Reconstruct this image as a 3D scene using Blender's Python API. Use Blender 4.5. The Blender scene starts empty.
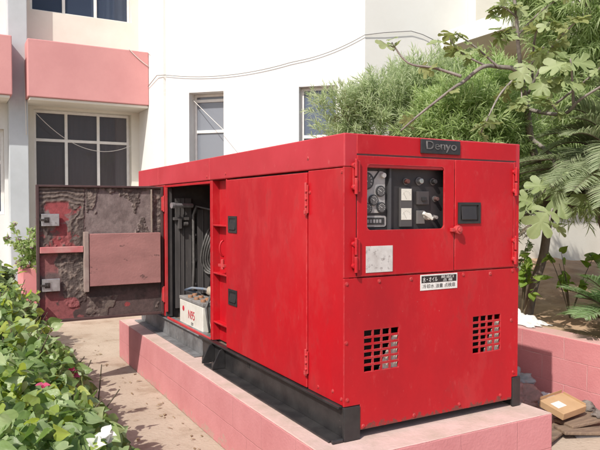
import bpy, bmesh, math, random
import numpy as np
from mathutils import Vector, Matrix, noise
random.seed(7)
S = bpy.context.scene
COL = S.collection
rad = math.radians

# ------------------------------------------------------------------ camera
cam_d = bpy.data.cameras.new('camera')
cam = bpy.data.objects.new('camera', cam_d); COL.objects.link(cam)
cam_d.sensor_width = 36.0; cam_d.lens = 635 / 600 * 36
cam_d.clip_start = 0.05; cam_d.clip_end = 2000
CAM = Vector((-1.6635, -2.575, 1.526))
F = Vector((0.48284603, 0.87522091, -0.0291215)).normalized()
cam.location = CAM
cam.rotation_euler = F.to_track_quat('-Z', 'Y').to_euler()
S.camera = cam
_R = Vector((0.87559227, -0.4830509, 0.0)); _U = _R.cross(F)
def on_plane(px, py, axis, val):
    """point of the front / side / any axis plane measured off the photograph"""
    d = F + _R * ((px - 300) / 635) + _U * ((225 - py) / 635)
    return CAM + d * ((val - CAM[axis]) / d[axis])
def front(px, py, y=0.0):
    p = on_plane(px, py, 1, y); return p.x, p.z

# ------------------------------------------------------------------ light
SUN = Vector((1.19, 0.736, -1.47)).normalized()          # travel direction of the light
w = bpy.data.worlds.new('World'); S.world = w; w.use_nodes = True
nt = w.node_tree; bg = nt.nodes['Background']
sky = nt.nodes.new('ShaderNodeTexSky'); sky.sky_type = 'NISHITA'; sky.sun_disc = False
sky.sun_elevation = math.asin(-SUN.z)
sky.sun_rotation = math.atan2(-SUN.x, -SUN.y)
sky.dust_density = 2.5; sky.air_density = 1.0
nt.links.new(sky.outputs[0], bg.inputs[0]); bg.inputs[1].default_value = 0.15
sd = bpy.data.lights.new('sun', 'SUN'); sd.energy = 4.2; sd.angle = rad(0.5); sd.color = (1.0, 0.955, 0.88)
sun = bpy.data.objects.new('sun', sd); COL.objects.link(sun)
sun.rotation_euler = SUN.to_track_quat('-Z', 'Y').to_euler()
S.view_settings.view_transform = 'Standard'; S.view_settings.look = 'None'
S.view_settings.gamma = 1.0; S.view_settings.use_curve_mapping = False
S.view_settings.exposure = 0.20

# ------------------------------------------------------------------ materials
MATS = {}
def mat(name, col, rough=0.7, col2=None, scale=6.0, detail=6.0, lo=0.35, hi=0.65, spots=None, bump=0.0, bump_scale=60.0,
        metal=0.0, spec=0.5, rough2=None, stretch=None):
    """Principled with two-colour noise, optional dirt spots and bump, object-space"""
    if name in MATS: return MATS[name]
    m = bpy.data.materials.new(name); m.use_nodes = True
    t = m.node_tree; N = t.nodes; L = t.links; b = N['Principled BSDF']
    b.inputs['Roughness'].default_value = rough; b.inputs['Metallic'].default_value = metal
    b.inputs['Specular IOR Level'].default_value = spec
    tc = N.new('ShaderNodeTexCoord'); vec = tc.outputs['Object']
    if stretch:
        mp = N.new('ShaderNodeMapping'); mp.inputs['Scale'].default_value = stretch
        L.new(vec, mp.inputs[0]); vec = mp.outputs[0]
    out = None
    if col2 is not None:
        n = N.new('ShaderNodeTexNoise'); n.inputs['Scale'].default_value = scale; n.inputs['Detail'].default_value = detail
        n.inputs['Roughness'].default_value = 0.62; L.new(vec, n.inputs['Vector'])
        r = N.new('ShaderNodeMapRange'); r.inputs[1].default_value = lo; r.inputs[2].default_value = hi; L.new(n.outputs[0], r.inputs[0])
        mx = N.new('ShaderNodeMix'); mx.data_type = 'RGBA'; L.new(r.outputs[0], mx.inputs[0])
        mx.inputs[6].default_value = (*col, 1); mx.inputs[7].default_value = (*col2, 1); out = mx.outputs[2]
        if rough2 is not None:
            rr = N.new('ShaderNodeMapRange'); rr.inputs[1].default_value = lo; rr.inputs[2].default_value = hi
            rr.inputs[3].default_value = rough; rr.inputs[4].default_value = rough2
            L.new(n.outputs[0], rr.inputs[0]); L.new(rr.outputs[0], b.inputs['Roughness'])
    for (sc, slo, shi, scol, amt) in (spots or []):
        n2 = N.new('ShaderNodeTexNoise'); n2.inputs['Scale'].default_value = sc; n2.inputs['Detail'].default_value = 7
        n2.inputs['Roughness'].default_value = 0.7; L.new(vec, n2.inputs['Vector'])
        r2 = N.new('ShaderNodeMapRange'); r2.inputs[1].default_value = slo; r2.inputs[2].default_value = shi
        r2.inputs[4].default_value = amt; L.new(n2.outputs[0], r2.inputs[0])
        mx2 = N.new('ShaderNodeMix'); mx2.data_type = 'RGBA'; L.new(r2.outputs[0], mx2.inputs[0])
        if out is None: mx2.inputs[6].default_value = (*col, 1)
        else: L.new(out, mx2.inputs[6])
        mx2.inputs[7].default_value = (*scol, 1); out = mx2.outputs[2]
    if out is None: b.inputs['Base Color'].default_value = (*col, 1)
    else: L.new(out, b.inputs['Base Color'])
    if bump:
        n3 = N.new('ShaderNodeTexNoise'); n3.inputs['Scale'].default_value = bump_scale; n3.inputs['Detail'].default_value = 4
        L.new(tc.outputs['Object'], n3.inputs['Vector'])
        bp = N.new('ShaderNodeBump'); bp.inputs['Strength'].default_value = bump; bp.inputs['Distance'].default_value = 0.01
        L.new(n3.outputs[0], bp.inputs['Height']); L.new(bp.outputs[0], b.inputs['Normal'])
    MATS[name] = m; return m

def block_mat(name, base, base2, mortar, top, topd):
    """painted block work: courses and joints in bump and colour, worn dusty top"""
    m = bpy.data.materials.new(name); m.use_nodes = True
    t = m.node_tree; N = t.nodes; L = t.links; b = N['Principled BSDF']; b.inputs['Roughness'].default_value = 0.82
    b.inputs['Specular IOR Level'].default_value = 0.25
    g = N.new('ShaderNodeNewGeometry'); sp = N.new('ShaderNodeSeparateXYZ'); L.new(g.outputs['Position'], sp.inputs[0])
    ad = N.new('ShaderNodeMath'); L.new(sp.outputs[0], ad.inputs[0]); L.new(sp.outputs[1], ad.inputs[1])
    cb = N.new('ShaderNodeCombineXYZ'); L.new(ad.outputs[0], cb.inputs[0]); L.new(sp.outputs[2], cb.inputs[1])
    wn = N.new('ShaderNodeTexNoise'); wn.inputs['Scale'].default_value = 9; L.new(g.outputs['Position'], wn.inputs['Vector'])
    wv = N.new('ShaderNodeVectorMath'); wv.operation = 'SCALE'; wv.inputs['Scale'].default_value = 0.012; L.new(wn.outputs['Color'], wv.inputs[0])
    va = N.new('ShaderNodeVectorMath'); L.new(cb.outputs[0], va.inputs[0]); L.new(wv.outputs[0], va.inputs[1])
    br = N.new('ShaderNodeTexBrick'); br.inputs['Scale'].default_value = 1.0; br.inputs['Brick Width'].default_value = 0.40
    br.inputs['Row Height'].default_value = 0.19; br.inputs['Mortar Size'].default_value = 0.0035; br.inputs['Mortar Smooth'].default_value = 0.7
    L.new(va.outputs[0], br.inputs['Vector'])
    n = N.new('ShaderNodeTexNoise'); n.inputs['Scale'].default_value = 3.5; n.inputs['Detail'].default_value = 8; n.inputs['Roughness'].default_value = 0.7
    L.new(g.outputs['Position'], n.inputs['Vector'])
    mr = N.new('ShaderNodeMapRange'); mr.inputs[1].default_value = 0.35; mr.inputs[2].default_value = 0.7; L.new(n.outputs[0], mr.inputs[0])
    m1 = N.new('ShaderNodeMix'); m1.data_type = 'RGBA'; L.new(mr.outputs[0], m1.inputs[0])
    m1.inputs[6].default_value = (*base, 1); m1.inputs[7].default_value = (*base2, 1)
    m2 = N.new('ShaderNodeMix'); m2.data_type = 'RGBA'; m2.inputs[7].default_value = (*mortar, 1)
    pn = N.new('ShaderNodeTexNoise'); pn.inputs['Scale'].default_value = 5; L.new(g.outputs['Position'], pn.inputs['Vector'])
    pr = N.new('ShaderNodeMapRange'); pr.inputs[1].default_value = 0.4; pr.inputs[2].default_value = 0.62; pr.inputs[4].default_value = 0.55; L.new(pn.outputs[0], pr.inputs[0])
    mu = N.new('ShaderNodeMath'); mu.operation = 'MULTIPLY'; L.new(br.outputs['Fac'], mu.inputs[0]); L.new(pr.outputs[0], mu.inputs[1])
    L.new(mu.outputs[0], m2.inputs[0]); L.new(m1.outputs[2], m2.inputs[6])
    # worn top face
    sn = N.new('ShaderNodeSeparateXYZ'); L.new(g.outputs['True Normal'], sn.inputs[0])
    n4 = N.new('ShaderNodeTexNoise'); n4.inputs['Scale'].default_value = 4.0; n4.inputs['Detail'].default_value = 9; n4.inputs['Roughness'].default_value = 0.72
    L.new(g.outputs['Position'], n4.inputs['Vector'])
    r4 = N.new('ShaderNodeMapRange'); r4.inputs[1].default_value = 0.38; r4.inputs[2].default_value = 0.62; L.new(n4.outputs[0], r4.inputs[0])
    m4 = N.new('ShaderNodeMix'); m4.data_type = 'RGBA'; L.new(r4.outputs[0], m4.inputs[0]); m4.inputs[6].default_value = (*top, 1); m4.inputs[7].default_value = (*topd, 1)
    gt = N.new('ShaderNodeMath'); gt.operation = 'GREATER_THAN'; gt.inputs[1].default_value = 0.7; L.new(sn.outputs[2], gt.inputs[0])
    m5 = N.new('ShaderNodeMix'); m5.data_type = 'RGBA'; L.new(gt.outputs[0], m5.inputs[0]); L.new(m2.outputs[2], m5.inputs[6]); L.new(m4.outputs[2], m5.inputs[7])
    bv = N.new('ShaderNodeBevel'); bv.samples = 4; bv.inputs['Radius'].default_value = 0.014
    dt = N.new('ShaderNodeVectorMath'); dt.operation = 'DOT_PRODUCT'; L.new(bv.outputs[0], dt.inputs[0]); L.new(g.outputs['Normal'], dt.inputs[1])
    er = N.new('ShaderNodeMapRange'); er.inputs[1].default_value = 0.995; er.inputs[2].default_value = 0.85; er.inputs[4].default_value = 0.22; L.new(dt.outputs['Value'], er.inputs[0])
    zr = N.new('ShaderNodeMapRange'); zr.inputs[1].default_value = 0.0; zr.inputs[2].default_value = 0.13; zr.inputs[3].default_value = 0.20; zr.inputs[4].default_value = 0.0; L.new(sp.outputs[2], zr.inputs[0])
    mxx = N.new('ShaderNodeMath'); mxx.operation = 'MAXIMUM'; L.new(er.outputs[0], mxx.inputs[0]); L.new(zr.outputs[0], mxx.inputs[1])
    cn = N.new('ShaderNodeTexNoise'); cn.inputs['Scale'].default_value = 13; cn.inputs['Detail'].default_value = 9; cn.inputs['Roughness'].default_value = 0.75; L.new(g.outputs['Position'], cn.inputs['Vector'])
    ca_ = N.new('ShaderNodeMath'); L.new(cn.outputs[0], ca_.inputs[0]); L.new(mxx.outputs[0], ca_.inputs[1])
    cr_ = N.new('ShaderNodeMapRange'); cr_.inputs[1].default_value = 0.66; cr_.inputs[2].default_value = 0.74; cr_.inputs[4].default_value = 0.75; L.new(ca_.outputs[0], cr_.inputs[0])
    m7 = N.new('ShaderNodeMix'); m7.data_type = 'RGBA'; m7.inputs[7].default_value = (0.40, 0.315, 0.25, 1); L.new(cr_.outputs[0], m7.inputs[0]); L.new(m5.outputs[2], m7.inputs[6])
    L.new(m7.outputs[2], b.inputs['Base Color'])
    sb = N.new('ShaderNodeMath'); sb.operation = 'MULTIPLY'; sb.inputs[1].default_value = -0.7; L.new(br.outputs['Fac'], sb.inputs[0])
    n6 = N.new('ShaderNodeTexNoise'); n6.inputs['Scale'].default_value = 70; L.new(g.outputs['Position'], n6.inputs['Vector'])
    a6 = N.new('ShaderNodeMath'); a6.operation = 'MULTIPLY_ADD'; a6.inputs[1].default_value = 0.6; L.new(n6.outputs[0], a6.inputs[0]); L.new(sb.outputs[0], a6.inputs[2])
    bp = N.new('ShaderNodeBump'); bp.inputs['Strength'].default_value = 0.5; bp.inputs['Distance'].default_value = 0.006
    L.new(a6.outputs[0], bp.inputs['Height']); L.new(bp.outputs[0], b.inputs['Normal'])
    return m

def leaf_mat(name, cols, trans=0.35, rough=0.5, spec=0.4, vein=0.0):
    """each leaf its own shade of the given colours, some light passing through"""
    m = bpy.data.materials.new(name); m.use_nodes = True
    t = m.node_tree; N = t.nodes; L = t.links; b = N['Principled BSDF']; b.inputs['Roughness'].default_value = rough
    b.inputs['Specular IOR Level'].default_value = spec
    g = N.new('ShaderNodeNewGeometry'); cr = N.new('ShaderNodeValToRGB'); L.new(g.outputs['Random Per Island'], cr.inputs[0])
    e = cr.color_ramp.elements
    while len(e) < len(cols): e.new(0.5)
    for i, c in enumerate(cols):
        e[i].position = i / (len(cols) - 1); e[i].color = (*c, 1)
    av = N.new('ShaderNodeAttribute'); av.attribute_name = 'across'
    vr = N.new('ShaderNodeMapRange'); vr.inputs[1].default_value = 0.0; vr.inputs[2].default_value = 0.06; vr.inputs[3].default_value = vein; vr.inputs[4].default_value = 0.0; L.new(av.outputs['Fac'], vr.inputs[0])
    vm = N.new('ShaderNodeMix'); vm.data_type = 'RGBA'; vm.inputs[7].default_value = (0.46, 0.52, 0.26, 1); L.new(vr.outputs[0], vm.inputs[0]); L.new(cr.outputs[0], vm.inputs[6])
    nz_ = N.new('ShaderNodeTexNoise'); nz_.inputs['Scale'].default_value = 55; nz_.inputs['Detail'].default_value = 3
    bp = N.new('ShaderNodeBump'); bp.inputs['Strength'].default_value = 0.35; bp.inputs['Distance'].default_value = 0.01; L.new(nz_.outputs[0], bp.inputs['Height']); L.new(bp.outputs[0], b.inputs['Normal'])
    L.new(vm.outputs[2], b.inputs['Base Color'])
    tr = N.new('ShaderNodeBsdfTranslucent')
    hs = N.new('ShaderNodeHueSaturation'); hs.inputs['Saturation'].default_value = 1.15; hs.inputs['Value'].default_value = 1.5
    L.new(cr.outputs[0], hs.inputs['Color']); L.new(hs.outputs[0], tr.inputs['Color'])
    ms = N.new('ShaderNodeMixShader'); ms.inputs[0].default_value = trans
    L.new(b.outputs[0], ms.inputs[1]); L.new(tr.outputs[0], ms.inputs[2]); L.new(ms.outputs[0], N['Material Output'].inputs[0])
    return m

RED = mat('red_enamel', (0.47, 0.007, 0.014), 0.36, (0.35, 0.006, 0.012), 2.2, 10, 0.34, 0.66,
          spots=[(4.0, 0.52, 0.74, (0.48, 0.045, 0.046), 0.6), (8.0, 0.58, 0.68, (0.30, 0.012, 0.016), 0.55), (22.0, 0.60, 0.72, (0.47, 0.06, 0.06), 0.4), (38.0, 0.69, 0.74, (0.18, 0.045, 0.04), 0.8), (90.0, 0.68, 0.72, (0.50, 0.2, 0.19), 0.6)], bump=0.3, bump_scale=4.5, rough2=0.6, spec=0.35, stretch=(1, 1, 0.55))
REDW = mat('worn_red_enamel', (0.46, 0.025, 0.03), 0.55, (0.42, 0.06, 0.06), 9, 8, 0.4, 0.7, spots=[(30, 0.66, 0.74, (0.16, 0.08, 0.06), 0.8)], bump=0.05)
REDT = mat('faded_red_enamel', (0.47, 0.028, 0.042), 0.45, (0.41, 0.018, 0.028), 2.5, 8, spots=[(14, 0.60, 0.8, (0.52, 0.14, 0.13), 0.6), (40, 0.70, 0.75, (0.2, 0.06, 0.05), 0.6)], bump=0.2, bump_scale=5)
GRIME = mat('grimy_primer', (0.21, 0.15, 0.14), 0.8, (0.13, 0.09, 0.085), 6, 9, spots=[(5, 0.60, 0.66, (0.035, 0.026, 0.024), 0.9), (16, 0.66, 0.7, (0.3, 0.07, 0.065), 0.7)], bump=0.15)
POCK = mat('dusty_pink_metal', (0.38, 0.178, 0.165), 0.78, (0.29, 0.135, 0.125), 4, 9, spots=[(6, 0.60, 0.63, (0.10, 0.055, 0.05), 0.85), (18, 0.64, 0.7, (0.2, 0.09, 0.085), 0.7)], bump=0.15, stretch=(1, 1, 2))
def sheet_wear(m, edge, rust_z=None):
    t = m.node_tree; N = t.nodes; L = t.links; b = N['Principled BSDF']; src = b.inputs['Base Color'].links[0].from_socket
    g = N.new('ShaderNodeNewGeometry'); bv = N.new('ShaderNodeBevel'); bv.samples = 4; bv.inputs['Radius'].default_value = 0.005
    d = N.new('ShaderNodeVectorMath'); d.operation = 'DOT_PRODUCT'; L.new(bv.outputs[0], d.inputs[0]); L.new(g.outputs['Normal'], d.inputs[1])
    r = N.new('ShaderNodeMapRange'); r.inputs[1].default_value = 0.995; r.inputs[2].default_value = 0.86; L.new(d.outputs['Value'], r.inputs[0])
    n = N.new('ShaderNodeTexNoise'); n.inputs['Scale'].default_value = 11; n.inputs['Detail'].default_value = 8; n.inputs['Roughness'].default_value = 0.75; L.new(g.outputs['Position'], n.inputs['Vector'])
    r2 = N.new('ShaderNodeMapRange'); r2.inputs[1].default_value = 0.40; r2.inputs[2].default_value = 0.62; r2.inputs[4].default_value = 0.75; L.new(n.outputs[0], r2.inputs[0])
    mu = N.new('ShaderNodeMath'); mu.operation = 'MULTIPLY'; L.new(r.outputs[0], mu.inputs[0]); L.new(r2.outputs[0], mu.inputs[1])
    mx = N.new('ShaderNodeMix'); mx.data_type = 'RGBA'; mx.inputs[7].default_value = (*edge, 1); L.new(mu.outputs[0], mx.inputs[0]); L.new(src, mx.inputs[6]); out = mx.outputs[2]
    if rust_z:
        sp = N.new('ShaderNodeSeparateXYZ'); L.new(g.outputs['Position'], sp.inputs[0])
        rz = N.new('ShaderNodeMapRange'); rz.inputs[1].default_value = rust_z[0]; rz.inputs[2].default_value = rust_z[1]; rz.inputs[3].default_value = 0.30; rz.inputs[4].default_value = -0.12; rz.clamp = True; L.new(sp.outputs[2], rz.inputs[0])
        n2 = N.new('ShaderNodeTexNoise'); n2.inputs['Scale'].default_value = 16; n2.inputs['Detail'].default_value = 8; n2.inputs['Roughness'].default_value = 0.7; L.new(g.outputs['Position'], n2.inputs['Vector'])
        a = N.new('ShaderNodeMath'); L.new(n2.outputs[0], a.inputs[0]); L.new(rz.outputs[0], a.inputs[1])
        r3 = N.new('ShaderNodeMapRange'); r3.inputs[1].default_value = 0.68; r3.inputs[2].default_value = 0.74; r3.inputs[4].default_value = 0.85; L.new(a.outputs[0], r3.inputs[0])
        m3 = N.new('ShaderNodeMix'); m3.data_type = 'RGBA'; m3.inputs[7].default_value = (0.13, 0.05, 0.04, 1); L.new(r3.outputs[0], m3.inputs[0]); L.new(out, m3.inputs[6]); out = m3.outputs[2]
    L.new(out, b.inputs['Base Color'])
sheet_wear(RED, (0.50, 0.20, 0.19), (0.42, 0.50)); sheet_wear(REDT, (0.52, 0.26, 0.24))
BLACK = mat('black_steel', (0.017, 0.016, 0.017), 0.36, (0.035, 0.033, 0.033), 9, 8, spots=[(40, 0.66, 0.72, (0.25, 0.22, 0.19), 0.6)], bump=0.08)
GREYST = mat('dusty_skid_steel', (0.20, 0.20, 0.205), 0.55, (0.09, 0.088, 0.09), 7, 9, spots=[(12, 0.58, 0.68, (0.34, 0.29, 0.24), 0.7)], bump=0.08)
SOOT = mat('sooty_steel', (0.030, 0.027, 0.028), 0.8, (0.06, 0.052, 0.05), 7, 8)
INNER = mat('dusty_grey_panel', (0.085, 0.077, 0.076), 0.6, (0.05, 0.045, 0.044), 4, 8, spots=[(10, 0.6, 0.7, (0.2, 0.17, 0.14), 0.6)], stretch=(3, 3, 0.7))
PLASTIC = mat('black_plastic', (0.018, 0.018, 0.02), 0.38, (0.03, 0.028, 0.028), 20, 5)
PANELB = mat('black_panel', (0.022, 0.02, 0.022), 0.45, (0.034, 0.03, 0.03), 12, 5)
ZINC = mat('bright_zinc', (0.55, 0.55, 0.57), 0.32, (0.38, 0.37, 0.37), 22, 6, metal=0.7, spots=[(45, 0.62, 0.7, (0.12, 0.09, 0.07), 0.8)])
ALU = mat('brushed_silver', (0.42, 0.40, 0.39), 0.4, (0.36, 0.34, 0.33), 30, 4, metal=0.25)
GAUGE = mat('gauge_black', (0.03, 0.03, 0.032), 0.25)
OFFW = mat('yellowed_white_plastic', (0.68, 0.66, 0.60), 0.45, (0.60, 0.57, 0.5), 14, 5)
PAPER = mat('weathered_white_plate', (0.58, 0.56, 0.54), 0.6, (0.44, 0.41, 0.39), 14, 8, spots=[(34, 0.56, 0.64, (0.14, 0.11, 0.10), 0.7)])
WHITE = mat('sign_white', (0.72, 0.71, 0.68), 0.5, (0.6, 0.58, 0.55), 40, 5)
DARKINK = mat('sign_black', (0.02, 0.018, 0.018), 0.5)
REDINK = mat('red_ink', (0.5, 0.03, 0.05), 0.5)
ORANGE = mat('orange_plastic', (0.36, 0.15, 0.07), 0.55, (0.27, 0.17, 0.11), 30, 5)
BLUE = mat('blue_cable_sheath', (0.13, 0.19, 0.28), 0.5, (0.2, 0.2, 0.2), 20, 5)
RUBBER = mat('grey_rubber', (0.13, 0.12, 0.115), 0.6, (0.08, 0.075, 0.07), 20, 5)
WALLW = mat('white_render', (0.755, 0.75, 0.73), 0.85, (0.70, 0.69, 0.665), 1.6, 10, spots=[(1.3, 0.60, 0.66, (0.58, 0.55, 0.46), 0.5), (7, 0.68, 0.72, (0.5, 0.48, 0.43), 0.5)], bump=0.12, bump_scale=35, spec=0.2)
WALLC = mat('cream_render', (0.70, 0.675, 0.60), 0.85, (0.64, 0.61, 0.535), 1.6, 9, bump=0.12, bump_scale=35, spec=0.2)
BAND = mat('pink_render', (0.60, 0.295, 0.285), 0.85, (0.54, 0.255, 0.25), 1.5, 9, spots=[(11, 0.70, 0.76, (0.45, 0.2, 0.19), 0.5)], bump=0.15, bump_scale=40, spec=0.2)
PILAST = mat('pale_blue_grey_paint', (0.50, 0.53, 0.55), 0.8, (0.44, 0.465, 0.48), 2.2, 8, spots=[(3, 0.6, 0.75, (0.36, 0.37, 0.37), 0.5)], bump=0.1, spec=0.2)
OLIVE = mat('shaded_canopy_render', (0.60, 0.57, 0.45), 0.9, (0.52, 0.49, 0.38), 2, 8, spec=0.15)
FRAMEW = mat('white_window_paint', (0.74, 0.73, 0.70), 0.5, (0.66, 0.64, 0.61), 12, 5)
CURT = mat('grey_curtain', (0.40, 0.36, 0.37), 0.9, (0.27, 0.24, 0.25), 5, 4, stretch=(6, 6, 0.5))
CURTL = mat('pale_curtain', (0.50, 0.49, 0.48), 0.9, (0.42, 0.41, 0.41), 5, 4, stretch=(6, 6, 0.5))
ROOM = mat('dark_room', (0.05, 0.047, 0.05), 0.9)
BARK = mat('grey_brown_bark', (0.24, 0.195, 0.155), 0.9, (0.13, 0.10, 0.08), 22, 8, bump=0.5, bump_scale=45, stretch=(1, 1, 0.3))
BARKF = mat('pale_fig_bark', (0.27, 0.24, 0.21), 0.85, (0.14, 0.115, 0.10), 12, 8, bump=0.4, bump_scale=35)
STEM = mat('green_brown_stem', (0.12, 0.10, 0.055), 0.8, (0.08, 0.06, 0.04), 15, 5)
CARD = mat('brown_cardboard', (0.46, 0.30, 0.165), 0.85, (0.40, 0.255, 0.135), 8, 7, bump=0.1, bump_scale=90)
BOARD = mat('weathered_board', (0.24, 0.17, 0.115), 0.9, (0.13, 0.09, 0.065), 9, 9, spots=[(20, 0.6, 0.7, (0.34, 0.27, 0.19), 0.7)], bump=0.4, bump_scale=60, stretch=(0.6, 4, 1))
STONE = mat('grey_rubble', (0.20, 0.17, 0.15), 0.95, (0.12, 0.10, 0.09), 12, 8, bump=0.6, bump_scale=40)
BAGW = mat('white_plastic_bag', (0.74, 0.73, 0.71), 0.5, (0.66, 0.65, 0.63), 12, 6, spots=[(9, 0.655, 0.67, (0.5, 0.03, 0.04), 0.9), (5, 0.55, 0.65, (0.5, 0.47, 0.42), 0.5)])
BAGP = mat('dull_pink_sack', (0.36, 0.20, 0.18), 0.75, (0.22, 0.14, 0.12), 14, 9, bump=0.6, bump_scale=22)
BAGG = mat('grey_plastic_sheet', (0.30, 0.31, 0.32), 0.5, (0.2, 0.2, 0.21), 10, 7)
WIRE = mat('grey_wire', (0.20, 0.19, 0.18), 0.6)
WIREP = mat('pale_wire', (0.62, 0.59, 0.55), 0.6)
POTM = mat('pink_painted_planter', (0.58, 0.23, 0.235), 0.8, (0.52, 0.2, 0.2), 4, 8, bump=0.15, spec=0.2)
PLINTH = block_mat('pink_painted_block', (0.575, 0.245, 0.25), (0.50, 0.195, 0.20), (0.42, 0.19, 0.18), (0.57, 0.41, 0.375), (0.43, 0.33, 0.275))
RWALL = block_mat('pink_painted_garden_block', (0.575, 0.235, 0.24), (0.51, 0.19, 0.195), (0.66, 0.5, 0.46), (0.58, 0.33, 0.32), (0.5, 0.34, 0.29))

def glass_mat(name, tint, alpha):
    m = bpy.data.materials.new(name); m.use_nodes = True
    t = m.node_tree; N = t.nodes; L = t.links
    b = N['Principled BSDF']; b.inputs['Base Color'].default_value = (*tint, 1); b.inputs['Roughness'].default_value = 0.04
    tr = N.new('ShaderNodeBsdfTransparent'); tr.inputs[0].default_value = (0.72, 0.76, 0.8, 1)
    ms = N.new('ShaderNodeMixShader'); ms.inputs[0].default_value = alpha
    L.new(tr.outputs[0], ms.inputs[1]); L.new(b.outputs[0], ms.inputs[2]); L.new(ms.outputs[0], N['Material Output'].inputs[0])
    return m
GLASS = glass_mat('dusty_window_glass', (0.115, 0.098, 0.108), 0.5)
GLASSB = glass_mat('blue_tinted_glass', (0.065, 0.085, 0.135), 0.42)
GLASSW = glass_mat('blue_grey_tinted_glass', (0.11, 0.135, 0.19), 0.8)
GLASST = glass_mat('grey_tinted_glass', (0.235, 0.25, 0.285), 0.8)

# ------------------------------------------------------------------ mesh building
class MB:
    def __init__(s): s.v = []; s.f = []; s.mi = []
    def add(s, vs, fs, mi=0):
        o = len(s.v); s.v += [tuple(p) for p in vs]; s.f += [tuple(i + o for i in f) for f in fs]; s.mi += [mi] * len(fs)
        return s
    def box(s, x0, x1, y0, y1, z0, z1, M=None, mi=0):
        vs = [Vector((x, y, z)) for z in (z0, z1) for y in (y0, y1) for x in (x0, x1)]
        if M is not None: vs = [M @ p for p in vs]
        return s.add(vs, [(0, 2, 3, 1), (4, 5, 7, 6), (0, 1, 5, 4), (2, 6, 7, 3), (0, 4, 6, 2), (1, 3, 7, 5)], mi)
    def cyl(s, p0, p1, r0, r1=None, n=14, mi=0):
        return s.tube([p0, p1], [r0, r0 if r1 is None else r1], n, mi)
    def tube(s, pts, rs, n=8, mi=0):
        pts = [Vector(p) for p in pts]
        if not isinstance(rs, (list, tuple)): rs = [rs] * len(pts)
        vs = []; fs = []; prev = None
        for i, p in enumerate(pts):
            a = pts[max(i - 1, 0)]; b = pts[min(i + 1, len(pts) - 1)]; d = (b - a).normalized()
            if prev is None: u = d.orthogonal().normalized()
            else:
                u = prev - d * prev.dot(d)
                u = u.normalized() if u.length > 1e-6 else d.orthogonal().normalized()
            prev = u; w_ = d.cross(u)
            for k in range(n):
                t = 2 * math.pi * k / n; vs.append(p + (u * math.cos(t) + w_ * math.sin(t)) * rs[i])
        for i in range(len(pts) - 1):
            for k in range(n):
                k2 = (k + 1) % n; fs.append((i * n + k, i * n + k2, (i + 1) * n + k2, (i + 1) * n + k))
        fs.append(tuple(range(n - 1, -1, -1))); o = (len(pts) - 1) * n; fs.append(tuple(range(o, o + n)))
        return s.add(vs, fs, mi)
    def prism(s, poly, d, mi=0):
        n = len(poly); d = Vector(d); vs = [Vector(p) for p in poly] + [Vector(p) + d for p in poly]
        fs = [tuple(range(n - 1, -1, -1)), tuple(range(n, 2 * n))] + [(i, (i + 1) % n, n + (i + 1) % n, n + i) for i in range(n)]
        return s.add(vs, fs, mi)
    def plate(s, O, U, V, N_, us, vs_, holes, t, mi=0):
        """slab spanning us x vs_ in the U,V plane, thickness t along -N_, real through holes (u0,u1,v0,v1)"""
        O, U, V, N_ = Vector(O), Vector(U), Vector(V), Vector(N_)
        cu = sorted({us[0], us[1]} | {h[i] for h in holes for i in (0, 1)}); cv = sorted({vs_[0], vs_[1]} | {h[i] for h in holes for i in (2, 3)})
        solid = lambda i, j: 0 <= i < len(cu) - 1 and 0 <= j < len(cv) - 1 and not any(
            h[0] - 1e-6 <= cu[i] and cu[i + 1] <= h[1] + 1e-6 and h[2] - 1e-6 <= cv[j] and cv[j + 1] <= h[3] + 1e-6 for h in holes)
        idx = {}; vv = []; ff = []
        def P(i, j, k):
            if (i, j, k) not in idx:
                idx[(i, j, k)] = len(vv); vv.append(O + U * cu[i] + V * cv[j] - N_ * (t * k))
            return idx[(i, j, k)]
        for i in range(len(cu) - 1):
            for j in range(len(cv) - 1):
                if not solid(i, j): continue
                ff.append((P(i, j, 0), P(i + 1, j, 0), P(i + 1, j + 1, 0), P(i, j + 1, 0)))
                ff.append((P(i, j, 1), P(i, j + 1, 1), P(i + 1, j + 1, 1), P(i + 1, j, 1)))
                if not solid(i - 1, j): ff.append((P(i, j, 0), P(i, j + 1, 0), P(i, j + 1, 1), P(i, j, 1)))
                if not solid(i + 1, j): ff.append((P(i + 1, j, 0), P(i + 1, j, 1), P(i + 1, j + 1, 1), P(i + 1, j + 1, 0)))
                if not solid(i, j - 1): ff.append((P(i, j, 0), P(i, j, 1), P(i + 1, j, 1), P(i + 1, j, 0)))
                if not solid(i, j + 1): ff.append((P(i, j + 1, 0), P(i + 1, j + 1, 0), P(i + 1, j + 1, 1), P(i, j + 1, 1)))
        return s.add(vv, ff, mi)
    def build(s, name, m, parent=None, bevel=0.0, smooth=False, fix=True):
        me = bpy.data.meshes.new(name)
        off = world_of(parent) if parent else Vector((0, 0, 0))
        me.from_pydata([Vector(p) - off for p in s.v], [], s.f)
        for mm in (m if isinstance(m, (list, tuple)) else [m]): me.materials.append(mm)
        if any(s.mi): me.polygons.foreach_set('material_index', s.mi)
        if fix:
            bm = bmesh.new(); bm.from_mesh(me); bmesh.ops.recalc_face_normals(bm, faces=bm.faces); bm.to_mesh(me); bm.free()
        if smooth:
            me.polygons.foreach_set('use_smooth', [True] * len(me.polygons))
        o = bpy.data.objects.new(name, me); COL.objects.link(o)
        if parent: o.parent = parent
        if bevel:
            b = o.modifiers.new('bevel', 'BEVEL'); b.width = bevel; b.segments = 2; b.limit_method = 'ANGLE'; b.angle_limit = rad(40)
        return o
def world_of(o):
    p = Vector((0, 0, 0))
    while o is not None: p += o.location; o = o.parent
    return p
def tag(o, label=None, cat=None, group=None, kind=None):
    if label: o['label'] = label
    if cat: o['category'] = cat
    if group: o['group'] = group
    if kind: o['kind'] = kind
    return o
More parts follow.
